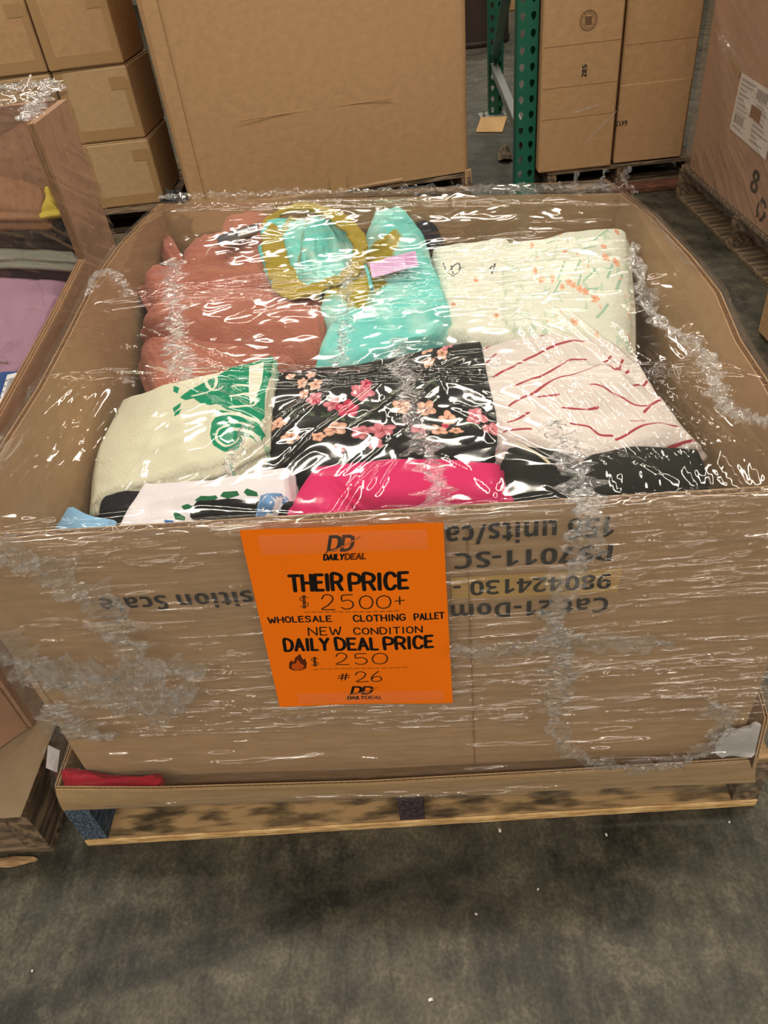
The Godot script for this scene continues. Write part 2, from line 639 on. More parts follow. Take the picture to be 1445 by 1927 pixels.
# ------------------------------------------------------------------ lamps and room
func lamps() -> void:
	var housing := std(Color(0.75, 0.75, 0.74), 0.5)
	var glow := std(Color(0.95, 0.95, 0.95), 0.4)
	glow.emission_enabled = true
	glow.emission = Color(1.0, 0.96, 0.89)
	glow.emission_energy_multiplier = 6.0
	# continuous rows of strip fittings across the aisles
	var rows := [[-1.5, "over the box of clothes", 5.6], [2.2, "behind the photographer", 3.6], [4.0, "by the front wall", 4.6], [-6.2, "behind the big box", 8.0], [-10.0, "by the back wall", 8.0]]
	for k in rows.size():
		for c in 4:
			if k > 2 and c != 1 and c != 2: continue
			var t := thing("ceiling_light", "white strip light %s in the row %s" % [["nearest the left wall", "second from the left wall", "second from the right wall", "nearest the right wall"][c], rows[k][1]], "light", Vector3(-3.75 + 2.5 * c, 4.4, rows[k][0]), 0.0, "strip lights " + rows[k][1])
			put("housing", box_mesh(Vector3(0, 0.05, 0), Vector3(2.46, 0.06, 0.26), 0.01), housing, t)
			put("diffuser", box_mesh(Vector3(0, 0.012, 0), Vector3(2.4, 0.016, 0.2), 0.004), glow, t)
			for s in [-0.9, 0.9]:
				put("hanger", box_mesh(Vector3(s, 0.84, 0), Vector3(0.012, 1.52, 0.012), 0.002), housing, t)
			var l := AreaLight3D.new()
			l.name = "lamp_light"
			l.area_size = Vector2(2.4, 0.2)
			l.light_color = Color(1.0, 0.96, 0.89)
			l.light_energy = rows[k][2]
			l.area_range = 30.0
			l.area_attenuation = 2.0
			l.shadow_enabled = true
			l.position = Vector3(0, -0.004, 0)
			l.rotation.x = -PI / 2
			t.add_child(l)


func floor_image(w: int, h: int, x0: float, z0: float, x1: float, z1: float, marks: bool) -> ImageTexture:
	var bytes := PackedByteArray()
	bytes.resize(w * h * 3)
	var layers := []
	for k in 5:
		var n := FastNoiseLite.new()
		n.seed = 40 + k
		n.fractal_octaves = 5
		n.fractal_gain = 0.6
		n.frequency = [4.0, 14.0, 120.0, 30.0, 46.0][k] * (x1 - x0) / w
		if k < 2:
			n.domain_warp_enabled = true
			n.domain_warp_amplitude = 40.0
			n.domain_warp_frequency = n.frequency * 2.5
		if k == 3: n.fractal_type = FastNoiseLite.FRACTAL_RIDGED
		# the last layer is the trowel drag: much longer down the aisle than across it
		var hh := h / 6 if k == 4 else h
		var im: Image = n.get_image(w, hh, false, false, false) if marks else n.get_seamless_image(w, hh, false, false, 0.15, false)
		if k == 4: im.resize(w, h, Image.INTERPOLATE_BILINEAR)
		layers.append(im.get_data())
	var mk := PackedByteArray()
	mk.resize(w * h)
	if marks:
		var cv := Canvas.new(w, h, Color.BLACK)
		var to := func(a: Vector2) -> Vector2: return Vector2((a.x - x0) / (x1 - x0) * w, (a.y - z0) / (z1 - z0) * h)
		for s in FLOOR_MARKS:
			var pts := PackedVector2Array()
			for k in range(1, s.size() - 1): pts.append(to.call(s[k]))
			cv.line(pts, s[0] * w / (x1 - x0), Color.from_rgba8(int(s[s.size() - 1]), 0, 0))
		# worn in over years: the strokes are broad and their rims fray
		cv.im.resize(w / 16, h / 16, Image.INTERPOLATE_LANCZOS)
		cv.im.resize(w, h, Image.INTERPOLATE_CUBIC)
		var d := cv.im.get_data()
		for k in w * h: mk[k] = d[k * 3]
	for k in w * h:
		var a: float = layers[0][k] / 255.0 - 0.5
		var b: float = layers[1][k] / 255.0 - 0.5
		var c: float = layers[2][k] / 255.0 - 0.5
		var r: float = layers[3][k] / 255.0
		var e: float = layers[4][k] / 255.0 - 0.5
		var v: float = 0.275 + a * 0.17 + b * 0.20 + c * 0.16 + e * 0.08
		if a + e * 0.5 < -0.10: v -= 0.022
		if b + c * 0.6 > 0.16: v += 0.022
		if r > 0.83: v -= (r - 0.83) * 0.45
		var m := mk[k]
		if m > 0:
			var edge: float = b * 1.2 + e * 0.9 + c * 0.5
			if m < 128:
				if edge > 0.34 - m * 0.010: v -= 0.068
			elif edge > 0.85 - m * 0.0075: v += 0.035
		v = clampf(v, 0.05, 0.9)
		bytes[k * 3] = int(v * 252.0 * (1.0 + b * 0.03))
		bytes[k * 3 + 1] = int(v * 241.0)
		bytes[k * 3 + 2] = int(v * 206.0 * (1.0 - b * 0.06))
	return ImageTexture.create_from_image(Image.create_from_data(w, h, false, Image.FORMAT_RGB8, bytes))

const FLOOR_MARKS := [[0.045, Vector2(-0.62, -0.33), Vector2(-0.52, -0.372), Vector2(-0.40, -0.392), Vector2(-0.327, -0.408), 80], [0.036, Vector2(-0.327, -0.408), Vector2(-0.22, -0.445), Vector2(-0.156, -0.462), 80],
	[0.022, Vector2(-0.156, -0.462), Vector2(-0.05, -0.49), Vector2(0.03, -0.5), 60], [0.006, Vector2(-0.046, -0.478), Vector2(-0.047, -0.41), Vector2(-0.052, -0.343), 90],
	[0.02, Vector2(-0.028, -0.470), Vector2(0.0, -0.462), Vector2(-0.01, -0.45), 90], [0.014, Vector2(0.20, -0.47), Vector2(0.27, -0.44), Vector2(0.23, -0.40), 70]]

func room() -> void:
	var near := floor_image(1920, 1056, -1.1, -0.85, 0.9, 0.25, true)
	var wide := floor_image(1024, 1024, 0, 0, 2.4, 2.4, false)
	var mats := []
	for t in [near, wide]:
		var m := std(Color.WHITE, 0.52)
		m.albedo_texture = t
		m.metallic_specular = 0.4
		m.normal_enabled = true
		m.normal_texture = M.card_bump
		m.normal_scale = 0.25
		mats.append(m)
	mats[0].uv1_scale = Vector3(1, 1, 1)
	var m := ArrayMesh.new()
	var add_quad := func(x0: float, z0: float, x1: float, z1: float, u0: Vector2, u1: Vector2) -> void:
		var arr := []
		arr.resize(Mesh.ARRAY_MAX)
		arr[Mesh.ARRAY_VERTEX] = PackedVector3Array([Vector3(x0, 0, z0), Vector3(x1, 0, z0), Vector3(x1, 0, z1), Vector3(x0, 0, z1)])
		arr[Mesh.ARRAY_NORMAL] = PackedVector3Array([Vector3.UP, Vector3.UP, Vector3.UP, Vector3.UP])
		arr[Mesh.ARRAY_TEX_UV] = PackedVector2Array([u0, Vector2(u1.x, u0.y), u1, Vector2(u0.x, u1.y)])
		arr[Mesh.ARRAY_INDEX] = PackedInt32Array([0, 1, 2, 0, 2, 3])
		m.add_surface_from_arrays(Mesh.PRIMITIVE_TRIANGLES, arr)
	add_quad.call(-1.1, -0.85, 0.9, 0.25, Vector2(0, 0), Vector2(1, 1))
	m.surface_set_material(0, mats[0])
	for q in [[-7.0, -16.0, 7.0, -0.85], [-7.0, 0.25, 7.0, 5.0], [-7.0, -0.85, -1.1, 0.25], [0.9, -0.85, 7.0, 0.25]]:
		add_quad.call(q[0], q[1], q[2], q[3], Vector2(q[0], q[1]) / 2.4, Vector2(q[2], q[3]) / 2.4)
		m.surface_set_material(m.get_surface_count() - 1, mats[1])
	var f := MeshInstance3D.new()
	f.name = "floor"
	f.mesh = m
	f.set_meta("kind", "structure")
	add_child(f)
	put("slab", box_mesh(Vector3(0, -0.11, -5.5), Vector3(14, 0.2, 21), 0.0), mats[1], f)
	var wall := std(Color(0.62, 0.61, 0.58), 0.9)
	var roof := std(Color(0.55, 0.54, 0.52), 0.9)
	struct("ceiling", box_mesh(Vector3(0, 6.1, -5.5), Vector3(14.4, 0.2, 21.4), 0.0), roof)
	struct("wall_left", box_mesh(Vector3(-7.1, 3, -5.5), Vector3(0.2, 6, 21), 0.0), wall)
	struct("wall_right", box_mesh(Vector3(7.1, 3, -5.5), Vector3(0.2, 6, 21), 0.0), wall)
	struct("wall_back", box_mesh(Vector3(0, 3, -16.1), Vector3(14.4, 6, 0.2), 0.0), wall)
	struct("wall_front", box_mesh(Vector3(0, 3, 5.1), Vector3(14.4, 6, 0.2), 0.0), wall)

# ------------------------------------------------------------------ pallets
# stringers run along z, boards across them
func pallet(label: String, at: Vector3, turn: float, wid: float, dep: float, h: float, opt := {}) -> Node3D:
	var t := thing("wooden_pallet", label, "pallet", at, turn)
	var mx: Material = opt.get("mx", M.wood_old)
	var mz: Material = opt.get("mz", M.wood_old_z)
	var low: Material = opt.get("low", mx)
	var bt := 0.016
	var sw := 0.038
	for k in 3:
		var x: float = [-wid / 2 + sw / 2, 0.0, wid / 2 - sw / 2][k]
		# a notched stringer: two fork notches cut out of its lower edge
		var st := begin()
		var y0 := bt
		var y1 := h - bt
		var prof := PackedVector2Array([Vector2(-dep / 2, y0), Vector2(-dep * 0.36, y0), Vector2(-dep * 0.34, y0 + 0.03), Vector2(-dep * 0.16, y0 + 0.03), Vector2(-dep * 0.14, y0), Vector2(dep * 0.14, y0), Vector2(dep * 0.16, y0 + 0.03), Vector2(dep * 0.34, y0 + 0.03), Vector2(dep * 0.36, y0), Vector2(dep / 2, y0), Vector2(dep / 2, y1), Vector2(-dep / 2, y1)])
		prism(st, prof, func(q: Vector2, s: float) -> Vector3: return Vector3(x + s * sw / 2, q.y, q.x))
		var ends: Array = opt.get("ends", [])
		put("stringer", done(st), ends[k] if ends.size() == 3 else mz, t, ["blue-stained end stringer", "dark purple-stained centre stringer", ""][k] if ends.size() == 3 else "")
	var nb: int = opt.get("boards", 7)
	for k in nb:
		var bw := dep / nb * (0.86 if k > 0 and k < nb - 1 else 0.92)
		var z := -dep / 2 + dep * (k + 0.5) / nb
		put("deck_board", box_mesh(Vector3(0, h - bt / 2, z), Vector3(wid, bt, bw), 0.002), mx, t)
	for k in [0, 1, 2]:
		var z: float = [-dep / 2 + 0.07, 0.0, dep / 2 - 0.07][k]
		put("bottom_board", box_mesh(Vector3(0, bt / 2, z), Vector3(wid, bt, 0.14), 0.002), low, t)
	return t

func prism(st: SurfaceTool, poly: PackedVector2Array, place: Callable) -> void:
	# place(point, side) with side -1 or 1
	var ix := Geometry2D.triangulate_polygon(poly)
	var mid := Vector3.ZERO
	for q in poly: mid += (place.call(q, -1.0) + place.call(q, 1.0)) / (2.0 * poly.size())
	var across: Vector3 = place.call(poly[0], 1.0) - place.call(poly[0], -1.0)
	for s in [-1.0, 1.0]:
		for k in range(0, ix.size(), 3):
			face(st, [place.call(poly[ix[k]], s), place.call(poly[ix[k + 1]], s), place.call(poly[ix[k + 2]], s)], across * s)
	var area := 0.0
	for k in poly.size():
		var a := poly[k]
		var b := poly[(k + 1) % poly.size()]
		area += a.x * b.y - b.x * a.y
	for k in poly.size():
		var a := poly[k]
		var b := poly[(k + 1) % poly.size()]
		var n2 := Vector2(b.y - a.y, a.x - b.x) * signf(area)
		var o: Vector3 = place.call((a + b) * 0.5 + n2.normalized() * 0.01, 0.0) - place.call((a + b) * 0.5, 0.0)
		face(st, [place.call(a, -1.0), place.call(b, -1.0), place.call(b, 1.0), place.call(a, 1.0)], o)

func main_pallet() -> void:
	var blue := wood(Color(0.16, 0.22, 0.30), Color(0.36, 0.42, 0.48), Vector3(30, 14, 4), 41)
	var plum := wood(Color(0.16, 0.12, 0.15), Color(0.30, 0.24, 0.27), Vector3(20, 20, 4), 42)
	var dirty := std(Color.WHITE, 0.85)
	dirty.albedo_texture = noise_tex(0.012, Color(0.27, 0.22, 0.15), Color(0.70, 0.57, 0.40), 6, 77, 512, 0.40)
	tri(dirty, Vector3(1.6, 6, 6))
	var pal := pallet("worn wooden pallet with pale split front board under the box of clothes", Vector3(-0.05, 0, -1.165), -0.005, 1.03, 1.20, 0.118, {"mx": M.wood_x, "mz": M.wood_z, "low": dirty, "ends": [blue, plum, M.wood_old_z]})
	put("split_edge", box_mesh(Vector3(0, 0.0085, 0.6015), Vector3(1.028, 0.0155, 0.004), 0.0012), M.wood_bright, pal, "fresh pale split edge of the front board")

# ------------------------------------------------------------------ the box of clothes
const FZ := -0.570
const FK := 0.0398
func fp(x: float, y: float, off := 0.0) -> Vector3:
	return Vector3(x - off * FK, y, FZ + FK * x + off)

var rim_left := [Vector3(-.513, .62, -.590), Vector3(-.518, .62, -.91), Vector3(-.529, .62, -1.06), Vector3(-.549, .62, -1.29), Vector3(-.549, .62, -1.477), Vector3(-.517, .624, -1.70)]
var rim_back := [Vector3(-.517, .624, -1.70), Vector3(-.277, .616, -1.669), Vector3(-.012, .606, -1.632), Vector3(.285, .597, -1.577), Vector3(.459, .592, -1.542)]
var rim_right := [Vector3(.391, .62, -.5544), Vector3(.418, .62, -.758), Vector3(.425, .62, -.856), Vector3(.451, .62, -1.0), Vector3(.465, .61, -1.161), Vector3(.471, .60, -1.381), Vector3(.459, .592, -1.542)]

func panel(rim: Array, foot: Array, thick: float, mesh_n := 60) -> Array:
	# a corrugated wall between a rim line and a foot line: two liners with a wavy flute along the rim. Returns [board, flute]
	var inward := Vector3.UP.cross(rim[rim.size() - 1] - rim[0]).normalized()
	if inward.dot(Vector3(-0.05, 0.4, -1.12) - rim[0]) < 0.0: inward = -inward
	var st := begin()
	st.set_smooth_group(-1)
	var rows := 10
	var pts := []
	var nz := FastNoiseLite.new()
	nz.seed = 5
	nz.frequency = 2.2
	for i in mesh_n + 1:
		var t := float(i) / mesh_n
		var a := lin(rim, t)
		var b := lin(foot, t)
		var col := []
		for j in rows + 1:
			var q := a.lerp(b, float(j) / rows)
			var wob := nz.get_noise_3d(q.x, q.y * 1.5, q.z) * 0.006 * sin(PI * j / rows)
			col.append([q - inward * wob, q + inward * (thick - wob)])
		pts.append(col)
	for i in mesh_n:
		for j in rows:
			face(st, [pts[i][j][0], pts[i + 1][j][0], pts[i + 1][j + 1][0], pts[i][j + 1][0]], -inward)
			face(st, [pts[i][j][1], pts[i + 1][j][1], pts[i + 1][j + 1][1], pts[i][j + 1][1]], inward)
		# liner edges and the sunk gap between them
		for s in 2:
			var p0: Vector3 = pts[i][0][s]
			var p1: Vector3 = pts[i + 1][0][s]
			var d := inward * 0.0012 * (1.0 if s == 0 else -1.0)
			face(st, [p0, p1, p1 + d, p0 + d], Vector3.UP)
			face(st, [p0 + d, p1 + d, p1 + d - Vector3(0, .004, 0), p0 + d - Vector3(0, .004, 0)], d)
		var lo := Vector3(0, -0.004, 0)
		face(st, [pts[i][0][0] + lo, pts[i + 1][0][0] + lo, pts[i + 1][0][1] + lo, pts[i][0][1] + lo], Vector3.UP)
	for e in [0, mesh_n]:
		for j in rows: face(st, [pts[e][j][0], pts[e][j][1], pts[e][j + 1][1], pts[e][j + 1][0]], (lin(rim, 0.0) - lin(rim, 1.0)) * (1.0 if e == 0 else -1.0))
	st.index()
	# flute
	var total := 0.0
	for k in rim.size() - 1: total += rim[k].distance_to(rim[k + 1])
	var n := int(total / 0.0016)
	var fpnt := PackedVector3Array()
	var fuv := PackedVector2Array()
	for s in 2:
		for i in n + 1:
			var t := float(i) / n
			var q := lin(rim, t) + inward * (thick * 0.5 + sin(t * total / 0.0085 * TAU) * (thick * 0.5 - 0.0014))
			fpnt.append(q - Vector3(0, 0.0006 + 0.0034 * s, 0))
			fuv.append(Vector2(t, s))
	return [done(st), grid_mesh(fpnt, fuv, n + 1, 2)]

func lin(pts: Array, t: float) -> Vector3:
	var total := 0.0
	for k in pts.size() - 1: total += pts[k].distance_to(pts[k + 1])
	var d := clampf(t, 0.0, 1.0) * total
	for k in pts.size() - 1:
		var l: float = pts[k].distance_to(pts[k + 1])
		if d <= l or k == pts.size() - 2: return pts[k].lerp(pts[k + 1], d / l)
		d -= l
	return pts[0]

func main_box() -> void:
	var t := thing("cardboard_box", "large open cardboard box full of folded clothes, wrapped in clear film", "box", Vector3(-0.05, 0.122, -1.12))
	var off := -t.position
	var names := ["front_panel", "left_panel", "back_panel", "right_panel"]
	var f0 := 0.124
	var rims := [[fp(-.513, .62), fp(.391, .62)], rim_left, rim_back, rim_right]
	var feet := [[fp(-.515, f0), fp(.40, f0)], [fp(-.515, f0), Vector3(-.525, f0, -1.66)], [Vector3(-.525, f0, -1.66), Vector3(.43, f0, -1.56)], [fp(.40, f0), Vector3(.43, f0, -1.56)]]
	for k in 4:
		var pm := panel(rims[k], feet[k], 0.009)
		var o := put(names[k], pm[0], M.card if k == 0 else M.card_in, t)
		o.position = off
		put("flute_edge", pm[1], M.card_edge, o)
	var front: Node3D = t.get_node("front_panel")
	put("bottom_panel", box_mesh(Vector3(-0.05, f0 + 0.004, -1.12) + off, Vector3(.88, .006, 1.0), 0.001), M.card_in, t)
	# printing on the front panel, upside down because the box is
	var up := Vector3(0, -1, 0)
	var tx := [["156 units/ca", .194, .024, .602, .572, 600], ["PS7011-SC", .195, .030, .563, .539, 600], ["980424130 -", .198, .028, .520, .497, 600], ["Cat 21-Dom", .198, .024, .484, .459, 600], ["sition Scale", -.196, -.372, .524, .499, 600]]
	for a in tx:
		var o := fp(a[1], a[3], 0.0012)
		put("printed_text", letters(a[0], a[5], o, fp(a[2], a[3], 0.0012) - o, up * (a[3] - a[4])), M.ink, front)
	var buff := std(Color(0.74, 0.60, 0.36), 0.5)
	var st := begin()
	face(st, [fp(.026, .526, .0006), fp(.208, .527, .0006), fp(.206, .490, .0006), fp(.026, .493, .0006)], Vector3(0, 0, 1))
	put("tape_strip", done(st), buff, front)
	# a score line pressed into the panel
	put("score_line", box_mesh(fp(.045, .37, 0.0004), Vector3(.0022, .46, .0010), 0.0003), M.card_edge, front)
	# the tray it stands in
	var tr := thing("cardboard_tray", "shallow cardboard tray round the foot of the clothes box", "tray", Vector3(-0.06, 0.119, -1.1))
	var o2 := -tr.position
	put("base", box_mesh(Vector3(-0.06, .1205, -1.1) + o2, Vector3(.95, .003, 1.05), 0.001), M.card_in, tr)
	var flap := func(nm: String, top: Array, foot: Array) -> void:
		var pm := panel(top, foot, 0.005, 40)
		var o := put(nm, pm[0], M.card_pale, tr)
		o.position = o2
		put("flute_edge", pm[1], M.card_edge, o)
	flap.call("front_flap", [Vector3(-.540, .190, -.552), Vector3(-.40, .187, -.543), Vector3(-.1, .186, -.531), Vector3(.2, .188, -.526), Vector3(.398, .190, -.524)], [Vector3(-.560, .119, -.560), Vector3(.425, .119, -.532)])
	flap.call("left_flap", [Vector3(-.546, .186, -.560), Vector3(-.55, .185, -1.68)], [Vector3(-.560, .119, -.562), Vector3(-.555, .119, -1.69)])
	flap.call("right_flap", [Vector3(.412, .190, -.528), Vector3(.428, .232, -.56), Vector3(.44, .225, -.62), Vector3(.455, .20, -1.57)], [Vector3(.425, .119, -.534), Vector3(.45, .119, -1.58)])
	flap.call("back_flap", [Vector3(-.55, .185, -1.69), Vector3(.455, .2, -1.59)], [Vector3(-.555, .119, -1.70), Vector3(.455, .119, -1.60)])

# ------------------------------------------------------------------ the clothes
func clothes() -> void:
	# black cloth at the bottom of the pile, seen in the gaps
	var blk := fabric(Color(0.055, 0.055, 0.06), 0.95, 0.4)
	var base := put("black_cloth", cloth([[V(-.46, .40, -.66), V(-.05, .44, -.64), V(.34, .42, -.64)], [V(-.47, .43, -1.1), V(-.05, .47, -1.1), V(.38, .43, -1.1)], [V(-.47, .45, -1.60), V(-.03, .49, -1.55), V(.40, .46, -1.50)]], .28, .03, .012, 9.0, 3, {"layers": 4, "nu": 50, "nv": 50}), blk)
	tag(base, "black cloth lying deep in the box, showing in gaps between the folded clothes", "cloth")
	# --- fleece, five folded pieces
	var fl := fabric(Color(0.645, 0.40, 0.335), 1.0, 1.1, 5.0)
	fl.rim_enabled = true
	fl.rim = 0.5
	var fluffy := {"layers": 1, "bulge": 0.016, "nu": 90, "nv": 70}
	var fx := [
		["fA", .07, "rust fleece garment lowest in its pile, next to the white shirt", [[P(.1, .3), P(.75, .45), .02, -.006], [P(.3, .75), P(.95, .6), .015, -.008]]],
		["fB", .075, "widest rust fleece garment, its fold reaching under the tie-dyed sweatshirt", [[P(.05, .75), P(.6, .8), .02, -.006], [P(.3, .25), P(.8, .3), .03, .006]]],
		["fC", .055, "rust fleece garment with a rolled fold at the box side, third up", [[P(.1, .8), P(.95, .75), .012, -.008]]],
		["fD", .045, "small lumpy rust fleece fold lying below the navy tag", [[P(.1, .3), P(.9, .25), .01, -.006]]],
		["fE", .06, "topmost rust fleece garment, carrying the navy hang tag", [[P(.2, .1), P(.25, .9), .01, -.004]]],
		["fG", .05, "narrow upright rust fleece end beside the box corner", []]]
	var nets := {"fA": [[V(-.436,.500,-1.103),V(-.322,.510,-1.065),V(-.181,.520,-1.087)],
		[V(-.500,.500,-1.256),V(-.333,.530,-1.164),V(-.154,.535,-1.117)],
		[V(-.499,.510,-1.290),V(-.347,.530,-1.249),V(-.151,.530,-1.216)]], "fB": [[V(-.498,.520,-1.325),V(-.311,.540,-1.160),V(-.150,.545,-1.085),V(-.122,.540,-1.159)],
		[V(-.505,.540,-1.347),V(-.318,.565,-1.244),V(-.179,.570,-1.180),V(-.124,.555,-1.199)],
		[V(-.477,.550,-1.399),V(-.327,.570,-1.377),V(-.209,.575,-1.334),V(-.138,.560,-1.280)]], "fC": [[V(-.485,.560,-1.377),V(-.357,.560,-1.358),V(-.233,.560,-1.339)],
		[V(-.519,.572,-1.453),V(-.377,.570,-1.429),V(-.247,.580,-1.370)],
		[V(-.513,.575,-1.500),V(-.383,.575,-1.473),V(-.259,.580,-1.440)]], "fD": [[V(-.442,.570,-1.477),V(-.339,.585,-1.416),V(-.254,.585,-1.398)],
		[V(-.457,.575,-1.553),V(-.364,.590,-1.515),V(-.267,.595,-1.488)],
		[V(-.438,.580,-1.612),V(-.364,.595,-1.595),V(-.279,.600,-1.554)]], "fE": [[V(-.363,.590,-1.494),V(-.305,.600,-1.462),V(-.257,.600,-1.471)],
		[V(-.377,.600,-1.584),V(-.315,.610,-1.552),V(-.265,.610,-1.568)],
		[V(-.381,.600,-1.677),V(-.322,.610,-1.651),V(-.272,.605,-1.661)]], "fG": [[V(-.468,.560,-1.507),V(-.450,.565,-1.498),V(-.436,.570,-1.486)],
		[V(-.504,.565,-1.593),V(-.476,.575,-1.567),V(-.452,.575,-1.536)],
		[V(-.522,.565,-1.663),V(-.506,.570,-1.660),V(-.488,.570,-1.632)]]}
	for k in fx.size():
		var a: Array = fx[k]
		var o := fluffy.duplicate()
		o["creases"] = a[3]
		if k == 5:
			o["nu"] = 30; o["nv"] = 30
		var g := put("fleece_garment", cloth(nets[a[0]], a[1], .040 if k < 5 else .012, .0035, 38.0, 60 + k, o), fl)
		tag(g, a[2], "clothing", "folded rust fleece garments")
		if a[0] == "fE":
			var c := [V(-.344,.612,-1.426),V(-.271,.612,-1.480),V(-.279,.612,-1.535),V(-.355,.612,-1.478)]
			put("hang_tag", plate(c, 0.0012), std(Color(0.075, 0.10, 0.17), 0.6), g, "navy card hang tag")
			var w := [V(-.310,.613,-1.464),V(-.273,.613,-1.483),V(-.278,.613,-1.516),V(-.315,.613,-1.496)]
			var lab := put("barcode_label", plate(w, 0.0008), barcode(), g.get_node("hang_tag"), "white barcode sticker")
			put("tag_cord", tube_mesh([c[0] + V(0, .002, .01), c[0] + V(-.012, .004, .02), c[0] + V(-.02, -.004, .03)], 0.0008, 6), std(Color(0.85, 0.83, 0.8)), g)
	# --- tie-dyed sweatshirt
	var dn := FastNoiseLite.new()
	dn.seed = 5
	dn.frequency = 9.0
	dn.fractal_octaves = 4
	var turq := Color(0.44, 0.78, 0.75).srgb_to_linear()
	var must := Color(0.62, 0.55, 0.16).srgb_to_linear()
	var pale := Color(0.72, 0.87, 0.83).srgb_to_linear()
	var dye := func(q: Vector3) -> Color:
		var n := dn.get_noise_3d(q.x, q.y, q.z)
		var n2 := dn.get_noise_3d(q.x * 3.0 + 5.0, q.y, q.z * 3.0)
		var c: Color = turq.lerp(pale, clampf(n * 1.3 + 0.12, 0.0, 0.75))
		for s in [[Vector2(-.085, -1.26), .075], [Vector2(-.065, -1.34), .06]]:
			var d: float = (Vector2(q.x, q.z) - s[0]).length() / s[1] + n2 * 0.5 + n * 0.4
			c = c.lerp(must, clampf((1.25 - d) * 3.5, 0.0, 1.0))
		return c
	var inner_dye := func(q: Vector3) -> Color:
		var n := dn.get_noise_3d(q.x, q.y, q.z)
		var yellow: float = clampf((-0.178 - q.x + n * 0.03) * 40.0, 0.0, 1.0)
		return turq.lerp(pale, clampf(n * 1.5 + 0.25, 0.0, 0.9)).lerp(must.lerp(pale, 0.2), yellow)
	var td := fabric(Color.WHITE, 0.95, 0.35, 8.0)
	td.vertex_color_use_as_albedo = true
	var sw := thing("tie_dyed_sweatshirt", "turquoise and mustard tie-dyed hooded sweatshirt folded at the back of the box", "sweatshirt", Vector3(-.04, .50, -1.25))
	var so := -sw.position
	var piece := func(nm: String, net: Array, th: float, r: float, wr: float, fq: float, sd: int, o: Dictionary, m: Material) -> MeshInstance3D:
		var g := put(nm, cloth(net, th, r, wr, fq, sd, o), m, sw)
		g.position = so
		return g
	piece.call("lower_fold", [[V(-.147,.555,-1.030),V(-.062,.560,-1.018),V(.030,.555,-1.068)],
		[V(-.138,.565,-1.084),V(-.040,.570,-1.062),V(.057,.565,-1.088)],
		[V(-.125,.565,-1.168),V(-.035,.570,-1.147),V(.074,.565,-1.133)]], .05, .02, .010, 10.0, 71, {"layers": 1, "dye": dye, "creases": [[P(.1, .5), P(.95, .35), .012, -.006]]}, td)
	piece.call("body", [[V(-.123,.570,-1.135),V(-.027,.575,-1.076),V(.077,.570,-1.117)],
		[V(-.143,.580,-1.213),V(-.032,.588,-1.200),V(.074,.580,-1.204)],
		[V(-.109,.585,-1.333),V(-.029,.597,-1.332),V(.052,.590,-1.354)]], .05, .025, .012, 9.0, 72, {"layers": 2, "dye": dye, "nu": 80, "nv": 90, "bulge": .010, "creases": [[P(.05, .32), P(.95, .5), .010, -.014], [P(.3, .22), P(.95, .15), .014, .010], [P(.45, .6), P(.95, .75), .012, .009], [P(.6, .85), P(.98, .9), .008, -.008]]}, td)
	piece.call("hood", [[V(-.078,.585,-1.364),V(-.011,.592,-1.302),V(.057,.588,-1.353)],
		[V(-.064,.597,-1.482),V(-.011,.615,-1.408),V(.052,.600,-1.468)],
		[V(-.045,.600,-1.595),V(-.009,.606,-1.599),V(.027,.600,-1.552)]], .05, .03, .013, 9.0, 73, {"layers": 1, "dye": dye, "creases": [[P(.05, .3), P(.95, .62), .009, -.014], [P(.3, .08), P(.9, .32), .012, .010], [P(.5, .95), P(.45, .4), .008, -.006]]}, td)
	piece.call("sleeve", [[V(-.203,.575,-1.266),V(-.179,.565,-1.302),V(-.148,.560,-1.259)],
		[V(-.280,.597,-1.471),V(-.233,.585,-1.506),V(-.156,.560,-1.409)],
		[V(-.273,.607,-1.573),V(-.213,.607,-1.577),V(-.134,.600,-1.525)]], .04, .02, .006, 10.0, 74, {"layers": 1, "dye": dye}, td)
	piece.call("lining", [[V(-.211,.570,-1.347),V(-.159,.570,-1.309),V(-.090,.575,-1.304)],
		[V(-.247,.575,-1.523),V(-.167,.580,-1.486),V(-.086,.580,-1.420)],
		[V(-.242,.605,-1.583),V(-.166,.612,-1.557),V(-.111,.605,-1.503)]], .02, .015, .014, 14.0, 75, {"layers": 1, "dye": inner_dye, "nu": 90, "nv": 90, "stretch": Vector2(1.4, .5), "creases": [[P(.35, .1), P(.45, .95), .012, .014], [P(.6, .1), P(.62, .95), .011, -.014], [P(.8, .1), P(.72, .9), .011, .012], [P(.15, .3), P(.3, .9), .014, -.012]]}, td)
	var ringp: Array = [V(-.261,.595,-1.563),V(-.229,.585,-1.378),V(-.187,.580,-1.250),V(-.128,.592,-1.237),V(-.078,.606,-1.260),V(-.070,.614,-1.364),V(-.109,.618,-1.489),V(-.164,.617,-1.574),V(-.223,.615,-1.590)]
	ringp.append(ringp[0])
	ringp.append(ringp[1] + V(.002, .003, 0))
	var band := put("collar_band", collar(ringp, [.021, .023, .027, .018, .012, .014, .018, .015, .013, .021, .022], 0.0065), fabric(Color(0.60, 0.53, 0.17), 0.95, 0.4, 8.0), sw, "mustard neck opening")
	band.position = so
	var dc := put("drawstring", tube_mesh([V(-.088,.600,-1.366),V(-.069,.600,-1.315),V(-.056,.600,-1.252),V(-.049,.600,-1.176)], 0.0032, 8), fabric(Color(0.40, 0.78, 0.76), 0.9), sw)
	dc.position = so
	var sk := [V(-.047,.600,-1.193),V(.031,.600,-1.228),V(.030,.600,-1.295),V(-.052,.600,-1.259)]
	var cv := Canvas.new(400, 140, Color(0.80, 0.62, 0.80))
